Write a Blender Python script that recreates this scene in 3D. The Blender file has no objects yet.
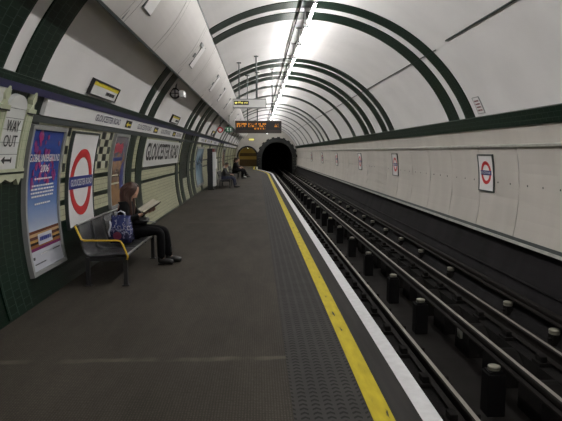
import bpy, bmesh, math, random
from mathutils import Vector, Matrix
random.seed(7)
S = bpy.context.scene
COL = S.collection
PI = math.pi
R, CX, CZ = 3.4, .938, .923          # bore of the station tunnel
EYE = 1.6
Y0, Y1 = -6.0, 60.0

# ------------------------------------------------------------ materials
def mat(name, col, rough=.6, metal=0, noise=0, nscale=8, bump=0, bscale=60, emit=None, estr=0, col2=None, spec=.5, stretch=None):
    m = bpy.data.materials.new(name); m.use_nodes = True
    nt = m.node_tree; n = nt.nodes; l = nt.links
    b = n['Principled BSDF']
    b.inputs['Base Color'].default_value = (*col, 1)
    b.inputs['Roughness'].default_value = rough
    b.inputs['Metallic'].default_value = metal
    b.inputs['Specular IOR Level'].default_value = spec
    tc = n.new('ShaderNodeTexCoord'); src = tc.outputs['Object']
    if stretch:
        mp = n.new('ShaderNodeMapping'); mp.inputs['Scale'].default_value = stretch
        l.new(src, mp.inputs['Vector']); src = mp.outputs['Vector']
    if noise:
        t = n.new('ShaderNodeTexNoise'); t.inputs['Scale'].default_value = nscale; t.inputs['Detail'].default_value = 6
        l.new(src, t.inputs['Vector'])
        r = n.new('ShaderNodeValToRGB')
        c2 = col2 or tuple(max(0, c*(1-noise)) for c in col)
        r.color_ramp.elements[0].color = (*c2, 1); r.color_ramp.elements[0].position = .3
        r.color_ramp.elements[1].color = (*col, 1); r.color_ramp.elements[1].position = .7
        l.new(t.outputs['Fac'], r.inputs['Fac']); l.new(r.outputs['Color'], b.inputs['Base Color'])
    if bump:
        t2 = n.new('ShaderNodeTexNoise'); t2.inputs['Scale'].default_value = bscale; t2.inputs['Detail'].default_value = 3
        l.new(tc.outputs['Object'], t2.inputs['Vector'])
        bp = n.new('ShaderNodeBump'); bp.inputs['Strength'].default_value = bump; bp.inputs['Distance'].default_value = .02
        l.new(t2.outputs['Fac'], bp.inputs['Height']); l.new(bp.outputs['Normal'], b.inputs['Normal'])
    if emit:
        b.inputs['Emission Color'].default_value = (*emit, 1); b.inputs['Emission Strength'].default_value = estr
    return m

def tile(name, c1, c2, mortar, w=.15, h=.075, rough=.25, spec=.4):
    m = bpy.data.materials.new(name); m.use_nodes = True
    nt = m.node_tree; n = nt.nodes; l = nt.links; b = n['Principled BSDF']
    uv = n.new('ShaderNodeUVMap'); br = n.new('ShaderNodeTexBrick')
    br.inputs['Scale'].default_value = 1
    br.inputs['Brick Width'].default_value = w; br.inputs['Row Height'].default_value = h
    br.inputs['Mortar Size'].default_value = .004; br.inputs['Mortar Smooth'].default_value = .1
    for k, c in (('Color1', c1), ('Color2', c2), ('Mortar', mortar)): br.inputs[k].default_value = (*c, 1)
    l.new(uv.outputs['UV'], br.inputs['Vector']); l.new(br.outputs['Color'], b.inputs['Base Color'])
    bp = n.new('ShaderNodeBump'); bp.inputs['Strength'].default_value = .4; bp.inputs['Distance'].default_value = .004; bp.invert = True
    l.new(br.outputs['Fac'], bp.inputs['Height']); l.new(bp.outputs['Normal'], b.inputs['Normal'])
    b.inputs['Roughness'].default_value = rough; b.inputs['Specular IOR Level'].default_value = spec
    return m

M = {}
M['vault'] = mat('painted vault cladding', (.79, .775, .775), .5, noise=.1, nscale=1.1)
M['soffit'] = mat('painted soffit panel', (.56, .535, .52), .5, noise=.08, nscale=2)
M['greentile'] = tile('dark green tile', (.0016, .010, .005), (.003, .014, .008), (.030, .052, .040), .16, .08, .34, .2)
M['dado'] = tile('dark green dado tile', (.0015, .0085, .0045), (.0025, .012, .006), (.001, .003, .002), .15, .075, .34, .2)
M['cream'] = tile('cream tile', (.46, .46, .31), (.40, .41, .27), (.20, .20, .14), .15, .075, .3)
M['creamc'] = mat('cream checker tile', (.50, .50, .38), .3)
M['black'] = mat('black tile', (.005, .010, .008), .3)
M['panelwhite'] = mat('white trackside sheet', (.54, .51, .47), .5, noise=.16, nscale=1.6, stretch=(1, 1, .3))
M['ledge'] = mat('pale ledge', (.42, .42, .38), .6, noise=.3, nscale=6)
M['soot'] = mat('sooty tunnel wall', (0.0156, 0.0144, 0.0156), .85, noise=.55, nscale=2.2, stretch=(1, 1, .25), spec=.12)
M['track'] = mat('dirty track bed', (0.0110, 0.0099, 0.0094), .9, noise=.5, nscale=5, bump=.3, bscale=40, spec=.12)
M['pit'] = mat('pit floor', (0.0187, 0.0171, 0.0160), .9, noise=.4, nscale=4, spec=.12)
M['rust'] = mat('rusty rail side', (0.0121, 0.0099, 0.0088), .7, noise=.3, nscale=20, spec=.12)
M['railtop'] = mat('worn rail head', (.30, .28, .25), .5, metal=.4)
M['pot'] = mat('glazed insulator', (.26, .25, .20), .35)
M['pillar'] = mat('black pillar', (0.0055, 0.0050, 0.0055), .7, spec=.12)
M['timber'] = mat('sooty timber', (0.0099, 0.0088, 0.0083), .85, noise=.4, nscale=9, spec=.12)
M['plate'] = mat('pale plate', (.20, .20, .18), .6)
M['yellow'] = None
M['white'] = mat('white enamel', (.74, .74, .74), .35)
M['edgewhite'] = mat('white edge paint', (.62, .62, .64), .6, noise=.16, nscale=14)
M['bluedark'] = mat('navy enamel', (.020, .019, .075), .4)
M['blue'] = mat('blue enamel', (.020, .030, .20), .35)
M['red'] = mat('red enamel', (.52, .018, .022), .35)
M['ink'] = mat('black lettering', (.012, .012, .014), .5)
M['grey'] = mat('brushed grey frame', (.30, .31, .31), .45, metal=.3)
M['dark'] = mat('dark metal', (.012, .012, .013), .5)
M['darkframe'] = mat('dark grey frame', (.035, .045, .045), .5)
M['seat'] = mat('perforated steel seat', (.040, .041, .044), .4, metal=.5, bump=.25, bscale=160)
M['steel'] = mat('bright steel edge', (.55, .55, .54), .3, metal=.8)
M['yellowmetal'] = mat('yellow powder coat', (.62, .40, .03), .4)
M['signyellow'] = mat('sign yellow', (.75, .62, .04), .45)
M['plaquecream'] = mat('glazed cream tile', (.50, .53, .38), .3, noise=.15, nscale=10)
M['plaquegreen'] = mat('glazed pale green tile', (.27, .35, .20), .3)
M['plaquewhite'] = mat('glazed white tile', (.60, .61, .60), .3)
M['tube'] = mat('lit tube', (1, 1, 1), .5, emit=(1.0, .975, .94), estr=112)
M['textlit'] = mat('lit yellow lettering', (.8, .75, .1), .5, emit=(1, .9, .25), estr=1.0)
M['led'] = mat('orange dots', (.5, .2, .02), .5, emit=(1, .36, .03), estr=.6)
M['lampwhite'] = mat('lit lamp', (1, 1, 1), .5, emit=(1, 1, 1), estr=4)
M['lamppass'] = mat('lit passage tube', (1, 1, .9), .5, emit=(1, .86, .45), estr=40)
M['passyellow'] = mat('yellow passage tile', (.46, .36, .08), .4)
M['passbrown'] = mat('brown passage band', (.10, .065, .02), .5)
M['portal'] = mat('dark green portal tile', (.0022, .0042, .0036), .5)
M['endcream'] = mat('end wall plaster', (.52, .50, .46), .6, noise=.12, nscale=1.5)
M['skin'] = mat('skin', (.50, .30, .22), .55)
M['hair'] = mat('brown hair', (.055, .022, .012), .5, noise=.4, nscale=25, stretch=(1, 1, .15))
M['hairdark'] = mat('dark hair', (.012, .009, .007), .5)
M['knit'] = mat('black knit', (.0035, .0035, .0042), .9, spec=.15)
M['trouser'] = mat('black trousers', (.003, .003, .0038), .9, spec=.15)
M['shoe'] = mat('black leather', (.006, .006, .006), .4)
M['jeans'] = mat('blue jeans', (.015, .02, .045), .8)
M['greycoat'] = mat('grey jacket', (.035, .035, .037), .8)
M['redbrown'] = mat('dark red coat', (.05, .022, .02), .8)
M['shoewhite'] = mat('pale trainers', (.5, .5, .48), .6)
M['paper'] = mat('book paper', (.62, .58, .48), .7)
M['cover'] = mat('dark book cover', (.035, .018, .014), .5)
M['bagwhite'] = mat('white bag print', (.55, .57, .65), .5)
M['bagred'] = mat('red bag print', (.14, .015, .05), .5)
M['green'] = mat('green sign', (.02, .16, .07), .4)
M['creampanel'] = mat('cream notice paper', (.55, .52, .36), .5)

def special_yellow():
    m = mat('yellow line paint', (.56, .46, .03), .75, spec=.2)
    nt = m.node_tree; n = nt.nodes; l = nt.links; b = n['Principled BSDF']
    tc = n.new('ShaderNodeTexCoord'); t = n.new('ShaderNodeTexNoise'); t.inputs['Scale'].default_value = 9; t.inputs['Detail'].default_value = 8
    mp = n.new('ShaderNodeMapping'); mp.inputs['Scale'].default_value = (2.2, .5, 1)
    l.new(tc.outputs['Object'], mp.inputs['Vector']); l.new(mp.outputs['Vector'], t.inputs['Vector'])
    r = n.new('ShaderNodeValToRGB'); e = r.color_ramp.elements
    e[0].position = .30; e[0].color = (.04, .04, .03, 1); e[1].position = .36; e[1].color = (.38, .31, .018, 1)
    x = e.new(.7); x.color = (.50, .40, .022, 1)
    l.new(t.outputs['Fac'], r.inputs['Fac']); l.new(r.outputs['Color'], b.inputs['Base Color'])
    return m
M['yellow'] = special_yellow()

def floor_mat():
    m = mat('worn asphalt paving', (.1, .1, .1), .8, spec=.15)
    nt = m.node_tree; n = nt.nodes; l = nt.links; b = n['Principled BSDF']
    tc = n.new('ShaderNodeTexCoord')
    t = n.new('ShaderNodeTexNoise'); t.inputs['Scale'].default_value = 1.3; t.inputs['Detail'].default_value = 8; t.inputs['Roughness'].default_value = .7
    mp = n.new('ShaderNodeMapping'); mp.inputs['Scale'].default_value = (1.2, .35, 1)
    l.new(tc.outputs['Object'], mp.inputs['Vector']); l.new(mp.outputs['Vector'], t.inputs['Vector'])
    r = n.new('ShaderNodeValToRGB'); e = r.color_ramp.elements
    e[0].position = .3; e[0].color = (.040, .0345, .0270, 1); e[1].position = .72; e[1].color = (.085, .075, .060, 1)
    l.new(t.outputs['Fac'], r.inputs['Fac'])
    # fine ribbed grain along the platform
    w = n.new('ShaderNodeTexWave'); w.wave_type = 'BANDS'; w.bands_direction = 'X'; w.inputs['Scale'].default_value = 17; w.inputs['Distortion'].default_value = 2.5; w.inputs['Detail Scale'].default_value = 3
    l.new(tc.outputs['Object'], w.inputs['Vector'])
    w2 = n.new('ShaderNodeTexWave'); w2.bands_direction = 'Y'; w2.inputs['Scale'].default_value = 14; w2.inputs['Distortion'].default_value = 4.0; w2.inputs['Detail Scale'].default_value = 3
    l.new(tc.outputs['Object'], w2.inputs['Vector'])
    mul = n.new('ShaderNodeMath'); mul.operation = 'MULTIPLY'; l.new(w.outputs['Fac'], mul.inputs[0]); l.new(w2.outputs['Fac'], mul.inputs[1])
    mx = n.new('ShaderNodeMix'); mx.data_type = 'RGBA'; mx.blend_type = 'MULTIPLY'; mx.inputs['Factor'].default_value = .5
    l.new(r.outputs['Color'], mx.inputs[6]); l.new(mul.outputs[0], mx.inputs[7])
    # pale worn joints across the platform
    sx = n.new('ShaderNodeSeparateXYZ'); l.new(tc.outputs['Object'], sx.inputs[0])
    last = mx.outputs[2]
    nn = n.new('ShaderNodeTexNoise'); nn.inputs['Scale'].default_value = 3; nn.inputs['Detail'].default_value = 4; l.new(tc.outputs['Object'], nn.inputs['Vector'])
    nn2 = n.new('ShaderNodeTexNoise'); nn2.inputs['Scale'].default_value = 2.2; nn2.inputs['Detail'].default_value = 5; l.new(tc.outputs['Object'], nn2.inputs['Vector'])
    for yj, wid, f in ((4.12, .055, .6), (12.5, .08, .25), (16.6, .09, .25), (21, .1, .25)):
        j = n.new('ShaderNodeMath'); j.operation = 'MULTIPLY_ADD'; j.inputs[1].default_value = .10; l.new(nn.outputs['Fac'], j.inputs[0]); l.new(sx.outputs['Y'], j.inputs[2])
        a = n.new('ShaderNodeMath'); a.operation = 'SUBTRACT'; a.inputs[1].default_value = yj+.05; l.new(j.outputs[0], a.inputs[0])
        c = n.new('ShaderNodeMath'); c.operation = 'ABSOLUTE'; l.new(a.outputs[0], c.inputs[0])
        mr = n.new('ShaderNodeMapRange'); mr.inputs[1].default_value = wid*.4; mr.inputs[2].default_value = wid; mr.inputs[3].default_value = f; mr.inputs[4].default_value = 0
        l.new(c.outputs[0], mr.inputs[0])
        q = n.new('ShaderNodeMix'); q.data_type = 'RGBA'; q.inputs[7].default_value = (.12, .107, .088, 1)
        nz = n.new('ShaderNodeMapRange'); nz.inputs[1].default_value = .38; nz.inputs[2].default_value = .62; l.new(nn2.outputs['Fac'], nz.inputs[0])
        mk = n.new('ShaderNodeMath'); mk.operation = 'MULTIPLY'; l.new(nz.outputs[0], mk.inputs[0]); l.new(mr.outputs[0], mk.inputs[1])
        l.new(mk.outputs[0], q.inputs[0]); l.new(last, q.inputs[6]); last = q.outputs[2]
    l.new(last, b.inputs['Base Color'])
    bp = n.new('ShaderNodeBump'); bp.inputs['Strength'].default_value = .35; bp.inputs['Distance'].default_value = .004
    l.new(mul.outputs[0], bp.inputs['Height']); l.new(bp.outputs['Normal'], b.inputs['Normal'])
    return m
M['floor'] = floor_mat()

def tactile_mat():
    m = mat('studded paving', (.07, .07, .072), .8, spec=.12)
    nt = m.node_tree; n = nt.nodes; l = nt.links; b = n['Principled BSDF']
    tc = n.new('ShaderNodeTexCoord'); sx = n.new('ShaderNodeSeparateXYZ'); l.new(tc.outputs['Object'], sx.inputs[0])
    def math_(op, a, bb=None, v=None):
        k = n.new('ShaderNodeMath'); k.operation = op; l.new(a, k.inputs[0])
        if bb is not None: l.new(bb, k.inputs[1])
        if v is not None: k.inputs[1].default_value = v
        return k.outputs[0]
    xs = math_('MULTIPLY', sx.outputs['X'], v=12.5)
    fx = math_('ABSOLUTE', math_('SUBTRACT', math_('FRACT', xs), v=.5))          # 0 centre .. .5
    ys = math_('ADD', math_('MULTIPLY', sx.outputs['Y'], v=17.0), math_('MULTIPLY', fx, v=1.1))
    fy = math_('ABSOLUTE', math_('SUBTRACT', math_('FRACT', ys), v=.5))
    inx = math_('LESS_THAN', fx, v=.33); iny = math_('LESS_THAN', fy, v=.20)
    st = math_('MULTIPLY', inx, iny)
    t = n.new('ShaderNodeTexNoise'); t.inputs['Scale'].default_value = 4; l.new(tc.outputs['Object'], t.inputs['Vector'])
    r = n.new('ShaderNodeValToRGB'); r.color_ramp.elements[0].color = (.030, .029, .028, 1); r.color_ramp.elements[1].color = (.052, .050, .048, 1)
    l.new(t.outputs['Fac'], r.inputs['Fac'])
    q = n.new('ShaderNodeMix'); q.data_type = 'RGBA'; q.inputs[7].default_value = (.008, .008, .008, 1)
    l.new(math_('MULTIPLY', st, v=.75), q.inputs[0]); l.new(r.outputs['Color'], q.inputs[6]); l.new(q.outputs[2], b.inputs['Base Color'])
    bp = n.new('ShaderNodeBump'); bp.inputs['Strength'].default_value = .8; bp.inputs['Distance'].default_value = .006
    l.new(st, bp.inputs['Height']); l.new(bp.outputs['Normal'], b.inputs['Normal'])
    return m
M['tactile'] = tactile_mat()

def ramp_mat(name, stops, axis_uv=1, nscale=6, namt=.25, rough=.25, interp='LINEAR'):
    """printed sheet: colour runs along the sheet's UV (u across, v up), broken by noise"""
    m = mat(name, (.5, .5, .5), rough)
    nt = m.node_tree; n = nt.nodes; l = nt.links; b = n['Principled BSDF']
    uv = n.new('ShaderNodeUVMap'); sx = n.new('ShaderNodeSeparateXYZ'); l.new(uv.outputs['UV'], sx.inputs[0])
    t = n.new('ShaderNodeTexNoise'); t.inputs['Scale'].default_value = nscale; t.inputs['Detail'].default_value = 3; l.new(uv.outputs['UV'], t.inputs['Vector'])
    a = n.new('ShaderNodeMath'); a.operation = 'SUBTRACT'; a.inputs[1].default_value = .5; l.new(t.outputs['Fac'], a.inputs[0])
    k = n.new('ShaderNodeMath'); k.operation = 'MULTIPLY_ADD'; k.inputs[1].default_value = namt; l.new(a.outputs[0], k.inputs[0]); l.new(sx.outputs['XYZ'[axis_uv]], k.inputs[2])
    r = n.new('ShaderNodeValToRGB'); r.color_ramp.interpolation = interp
    e = r.color_ramp.elements
    e[0].position = stops[0][0]; e[0].color = (*stops[0][1], 1); e[1].position = stops[-1][0]; e[1].color = (*stops[-1][1], 1)
    for p, c in stops[1:-1]:
        x = e.new(p); x.color = (*c, 1)
    l.new(k.outputs[0], r.inputs['Fac']); l.new(r.outputs['Color'], b.inputs['Base Color'])
    return m
M['posterblue'] = ramp_mat('blue poster print', [(0, (.46, .50, .60)), (.05, (.36, .42, .56)), (.25, (.13, .22, .46)), (.5, (.03, .075, .32)), (1, (.018, .045, .24))], namt=.08)
M['splash'] = mat('pink print', (.36, .01, .10), .3, noise=.6, nscale=9, col2=(.10, .015, .16))
M['stripe'] = ramp_mat('brown striped print', [(0, (.16, .03, .10)), (.15, (.28, .13, .05)), (.3, (.06, .03, .03)), (.42, (.40, .24, .08)), (.55, (.10, .045, .04)), (.7, (.45, .30, .16)), (.85, (.13, .05, .03)), (1, (.22, .16, .14))], namt=.03, interp='CONSTANT')
M['posterwhite'] = mat('pale poster print', (.46, .48, .54), .3)
M['poster2'] = ramp_mat('colour portrait print', [(0, (.20, .11, .05)), (.25, (.30, .17, .08)), (.45, (.12, .09, .08)), (.62, (.36, .21, .13)), (.74, (.13, .13, .18)), (1, (.16, .14, .15))], namt=.5, nscale=5)
M['poster2b'] = mat('blue print', (.03, .045, .20), .3)
M['poster2r'] = mat('pink red print', (.45, .05, .09), .3, noise=.4, nscale=20)
M['poster3'] = ramp_mat('pale blue print', [(0, (.48, .60, .68)), (.35, (.34, .50, .62)), (.6, (.10, .16, .24)), (.75, (.30, .42, .52)), (1, (.36, .46, .52))], namt=.35, nscale=5)
M['bag'] = ramp_mat('blue patterned bag', [(.0, (.012, .012, .035)), (.4, (.018, .022, .07)), (.52, (.06, .06, .14)), (.58, (.30, .32, .42)), (.64, (.02, .03, .12)), (1, (.014, .02, .09))], namt=1.6, nscale=9)

# ------------------------------------------------------------ helpers
def finish(name, bm, m, parent=None, smooth=False, recalc=True, uv=None):
    if recalc: bmesh.ops.recalc_face_normals(bm, faces=bm.faces)
    me = bpy.data.meshes.new(name); bm.to_mesh(me); bm.free()
    for x in (m if isinstance(m, (list, tuple)) else [m]): me.materials.append(x)
    if smooth:
        for p in me.polygons: p.use_smooth = True
    o = bpy.data.objects.new(name, me); COL.objects.link(o)
    if parent: o.parent = parent
    if uv: uvmap(o, uv)
    return o
def uvmap(o, fn):
    me = o.data; L = me.uv_layers.new(name='UVMap')
    for p in me.polygons:
        for li in p.loop_indices:
            L.data[li].uv = fn(me.vertices[me.loops[li].vertex_index].co)
def bore_uv(co):
    a = math.atan2(co.z-CZ, co.x-CX) % (2*PI)
    return (co.y, -R*a)
def rib_uv(co):
    a = math.atan2(co.z-CZ, co.x-CX) % (2*PI)
    return (R*a*2.0, co.y*.5)
def tag(o, label, cat, group=None):
    o['label'] = label; o['category'] = cat
    if group: o['group'] = group
    return o
def struct(o): o['kind'] = 'structure'; return o
def empty(name, loc, label, cat, group=None, rz=0):
    o = bpy.data.objects.new(name, None); COL.objects.link(o); o.location = loc; o.rotation_euler = (0, 0, rz)
    o.empty_display_size = .1
    return tag(o, label, cat, group)
def shift(o, root):
    """give a part built in world coordinates to a thing whose origin is elsewhere"""
    o.data.transform(root.matrix_basis.inverted() if False else Matrix.LocRotScale(root.location, root.rotation_euler, None).inverted())
    o.parent = root
    return o
def copy_tree(o, parent=None):
    c = o.copy(); COL.objects.link(c); c.parent = parent
    for ch in o.children: copy_tree(ch, c)
    return c
def box(bm, x0, x1, y0, y1, z0, z1, bev=0, mi=0):
    vs = [bm.verts.new(p) for p in ((x0,y0,z0),(x1,y0,z0),(x1,y1,z0),(x0,y1,z0),(x0,y0,z1),(x1,y0,z1),(x1,y1,z1),(x0,y1,z1))]
    fs = [bm.faces.new([vs[i] for i in f]) for f in ((3,2,1,0),(4,5,6,7),(0,1,5,4),(1,2,6,5),(2,3,7,6),(3,0,4,7))]
    for f in fs: f.material_index = mi
    if bev:
        es = list({e for f in fs for e in f.edges})
        r = bmesh.ops.bevel(bm, geom=es, offset=bev, segments=2, affect='EDGES', profile=.6)
        for f in r['faces']: f.material_index = mi
def rod(bm, a, b, r, n=10, r2=None):
    a, b = Vector(a), Vector(b); d = (b-a); q = d.to_track_quat('Z', 'Y').to_matrix()
    r2 = r if r2 is None else r2
    A = [bm.verts.new(a+q@Vector((r*math.cos(2*PI*i/n), r*math.sin(2*PI*i/n), 0))) for i in range(n)]
    B = [bm.verts.new(b+q@Vector((r2*math.cos(2*PI*i/n), r2*math.sin(2*PI*i/n), 0))) for i in range(n)]
    for i in range(n): bm.faces.new((A[i], A[(i+1)%n], B[(i+1)%n], B[i]))
    bm.faces.new(A[::-1]); bm.faces.new(B)
def path(bm, pts, r, n=8):
    pts = [Vector(p) for p in pts]; rings = []
    for i, p in enumerate(pts):
        d = (pts[min(i+1, len(pts)-1)]-pts[max(i-1, 0)]).normalized()
        q = d.to_track_quat('Z', 'Y').to_matrix()
        rings.append([bm.verts.new(p+q@Vector((r*math.cos(2*PI*k/n), r*math.sin(2*PI*k/n), 0))) for k in range(n)])
    for A, B in zip(rings, rings[1:]):
        # match nearest start to avoid twist
        off = min(range(n), key=lambda s: sum((A[k].co-B[(k+s) % n].co).length for k in range(n)))
        for k in range(n): bm.faces.new((A[k], A[(k+1)%n], B[(k+1+off)%n], B[(k+off)%n]))
    bm.faces.new(rings[0][::-1]); bm.faces.new(rings[-1])
def lathe(bm, prof, c=(0,0,0), n=16):
    c = Vector(c); rings = []
    for r, z in prof: rings.append([bm.verts.new(c+Vector((r*math.cos(2*PI*k/n), r*math.sin(2*PI*k/n), z))) for k in range(n)])
    for A, B in zip(rings, rings[1:]):
        for k in range(n): bm.faces.new((A[k], A[(k+1)%n], B[(k+1)%n], B[k]))
    bm.faces.new(rings[0][::-1]); bm.faces.new(rings[-1])
def prism_y(bm, poly, y0, y1, mi=None):
    """extrude an x,z outline along the tunnel"""
    A = [bm.verts.new((x, y0, z)) for x, z in poly]; B = [bm.verts.new((x, y1, z)) for x, z in poly]
    n = len(poly)
    for i in range(n):
        f = bm.faces.new((A[i], A[(i+1)%n], B[(i+1)%n], B[i]))
        if mi: f.material_index = mi[i]
    bm.faces.new(A[::-1]); bm.faces.new(B)

def arc_pt(ang, y, off=0):
    a = math.radians(ang); return Vector((CX+(R-off)*math.cos(a), y, CZ+(R-off)*math.sin(a)))
def angz(z, left=True):
    a = math.degrees(math.asin((z-CZ)/R)); return 180-a if left else a
def arc_slab(bm, a0, a1, y0, y1, o0, o1, na=24, ny=1):
    """curved closed slab on the bore: angles a0..a1, y0..y1, offsets o0 (wall side) .. o1 (hall side)"""
    V = {}
    for k, o in enumerate((o0, o1)):
        for i in range(na+1):
            for j in range(ny+1):
                V[k, i, j] = bm.verts.new(arc_pt(a0+(a1-a0)*i/na, y0+(y1-y0)*j/ny, o))
    for k in (0, 1):
        for i in range(na):
            for j in range(ny): bm.faces.new((V[k,i,j], V[k,i+1,j], V[k,i+1,j+1], V[k,i,j+1]))
    for i in range(na):
        for j in (0, ny): bm.faces.new((V[0,i,j], V[0,i+1,j], V[1,i+1,j], V[1,i,j]))
    for j in range(ny):
        for i in (0, na): bm.faces.new((V[0,i,j], V[0,i,j+1], V[1,i,j+1], V[1,i,j]))

# surfaces signs are laid on: (u across reading direction, v up, o out) -> point
def left_surf(y, z):                     # origin at (y, z) on the platform wall, u runs away from the camera
    a = math.radians(angz(z, True))
    return lambda u, v, o: arc_pt(math.degrees(a-v/R), y+u, o)
def right_surf(y, z):
    a = math.radians(angz(z, False))
    return lambda u, v, o: arc_pt(math.degrees(a+v/R), y-u, o)
def flat_surf(x, y, z):                  # faces the camera end of the platform
    return lambda u, v, o: Vector((x+u, y-o, z+v))
def slab(bm, P, u0, u1, v0, v1, o0, o1, nu=1, nv=8, mi=0):
    V = {}
    for k, o in enumerate((o0, o1)):
        for i in range(nu+1):
            for j in range(nv+1): V[k,i,j] = bm.verts.new(P(u0+(u1-u0)*i/nu, v0+(v1-v0)*j/nv, o))
    F = []
    for k in (0, 1):
        for i in range(nu):
            for j in range(nv): F.append(bm.faces.new((V[k,i,j], V[k,i+1,j], V[k,i+1,j+1], V[k,i,j+1])))
    for i in range(nu):
        for j in (0, nv): F.append(bm.faces.new((V[0,i,j], V[0,i+1,j], V[1,i+1,j], V[1,i,j])))
    for j in range(nv):
        for i in (0, nu): F.append(bm.faces.new((V[0,i,j], V[0,i,j+1], V[1,i,j+1], V[1,i,j])))
    for f in F: f.material_index = mi
def frame(bm, P, u0, u1, v0, v1, w, o0, o1, nv=8):
    slab(bm, P, u0, u1, v0, v0+w, o0, o1, 1, 1); slab(bm, P, u0, u1, v1-w, v1, o0, o1, 1, 1)
    slab(bm, P, u0, u0+w, v0+w, v1-w, o0, o1, 1, nv); slab(bm, P, u1-w, u1, v0+w, v1-w, o0, o1, 1, nv)
def ring(bm, P, cu, cv, r0, r1, o0, o1, n=48):
    V = [[bm.verts.new(P(cu+r*math.cos(2*PI*i/n), cv+r*math.sin(2*PI*i/n), o)) for i in range(n)] for r, o in ((r0, o0), (r1, o0), (r1, o1), (r0, o1))]
    for k in range(4):
        A, B = V[k], V[(k+1) % 4]
        for i in range(n): bm.faces.new((A[i], A[(i+1)%n], B[(i+1)%n], B[i]))
def poly(bm, P, pts, o0, o1):
    A = [bm.verts.new(P(u, v, o0)) for u, v in pts]; B = [bm.verts.new(P(u, v, o1)) for u, v in pts]; n = len(pts)
    for i in range(n): bm.faces.new((A[i], A[(i+1)%n], B[(i+1)%n], B[i]))
    bm.faces.new(A[::-1]); bm.faces.new(B)
def text(bm, P, txt, u, v, w, h, o, bold=0.0):
    """raised lettering fitted into the box u..u+w, v..v+h"""
    c = bpy.data.curves.new('letters', 'FONT'); c.body = txt; c.resolution_u = 3; c.offset = bold
    ob = bpy.data.objects.new('letters', c); COL.objects.link(ob)
    bpy.context.view_layer.update()
    dg = bpy.context.evaluated_depsgraph_get()
    me = bpy.data.meshes.new_from_object(ob.evaluated_get(dg))
    xs = [q.co.x for q in me.vertices]; ys = [q.co.y for q in me.vertices]
    a, b, c0, d = min(xs), max(xs), min(ys), max(ys)
    vs = [bm.verts.new(P(u+(q.co.x-a)/(b-a)*w, v+(q.co.y-c0)/(d-c0)*h, o)) for q in me.vertices]
    for p in me.polygons:
        try: bm.faces.new([vs[i] for i in p.vertices])
        except ValueError: pass
    bpy.data.objects.remove(ob); bpy.data.curves.remove(c); bpy.data.meshes.remove(me)
def sheet_uv(y0, y1, z0, z1):
    return lambda co: ((co.y-y0)/(y1-y0), (co.z-z0)/(z1-z0))
def scribble(bm, P, u, v, w, h, o, n, seed):
    """a line of printing too small to read: broken dashes"""
    rr = random.Random(seed); x = 0
    while x < w-.001:
        ww = min(rr.uniform(.5, 1.3)*w/n, w-x)
        slab(bm, P, u+x, u+x+ww*.78, v, v+h, o-.0015, o, 1, 1); x += ww

# ------------------------------------------------------------ the bore
bm = bmesh.new(); arc_slab(bm, 19.0, 158.0, Y0, Y1, -.15, 0, 72, 1)
struct(finish('ceiling', bm, M['vault'], smooth=False))

# platform wall: cells of cream tile, green bands, checker columns, dark green dado
ybr = {Y0, 4.25, 4.82, 5.08, 5.66, 6.78, 8.96, 10.17, 10.63, 11.12, 11.66, 16.25, 16.85, 17.15, 19.65, 20.6, 22.7, 26.5, Y1}
ybr.add(5.96)
for a, b in ((6.78, 7.00), (8.14, 8.96)):
    k = 0; ybr.add(b)
    while a+k*.11 < b: ybr.add(round(a+k*.11, 3)); k += 1
zbr = [-.06, .04, .74, .93, 1.0, 1.21, 1.28, 1.35, 1.46, 1.57, 1.68, 1.79, 1.90, 2.2, 2.31]
ybr = sorted(ybr)
angs = [angz(z) for z in zbr]
# refine the angle list so the wall stays round
bm = bmesh.new()
def wall_mat(y, z, iy, iz):
    if y < 6.78:
        return 1 if z < 1.35 or 4.25 < y < 5.96 else 0
    if z < .04: return 1
    if z < .74: return 1 if y < 9.6 else 0
    if .93 < z < 1.0 or 1.21 < z < 1.28: return 1
    if 17.15 < y < 19.65: return 1
    if (6.78 <= y < 7.0 or 8.14 <= y < 8.96) and 1.35 < z < 1.9:
        return 2 if (iz + iy + (1 if (iy//2) % 2 else 0)) % 2 else 3
    return 0
for j in range(len(ybr)-1):
    for i in range(len(angs)-1):
        y0, y1 = ybr[j], ybr[j+1]; a0, a1 = angs[i], angs[i+1]
        n = max(1, int(abs(a1-a0)/2.5))
        mi = wall_mat((y0+y1)/2, (zbr[i]+zbr[i+1])/2, j, i)
        for k in range(n):
            p, q = a0+(a1-a0)*k/n, a0+(a1-a0)*(k+1)/n
            f = bm.faces.new([bm.verts.new(v) for v in (arc_pt(p, y0), arc_pt(p, y1), arc_pt(q, y1), arc_pt(q, y0))]); f.material_index = mi
bmesh.ops.remove_doubles(bm, verts=bm.verts, dist=1e-5)
# back skin, so the wall has thickness
g = bmesh.ops.duplicate(bm, geom=bm.faces[:])
for v in [e for e in g['geom'] if isinstance(e, bmesh.types.BMVert)]:
    d = Vector((v.co.x-CX, 0, v.co.z-CZ)).normalized(); v.co += d*.15
struct(finish('wall_left', bm, [M['cream'], M['dado'], M['black'], M['creamc']], uv=bore_uv, recalc=False))

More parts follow.
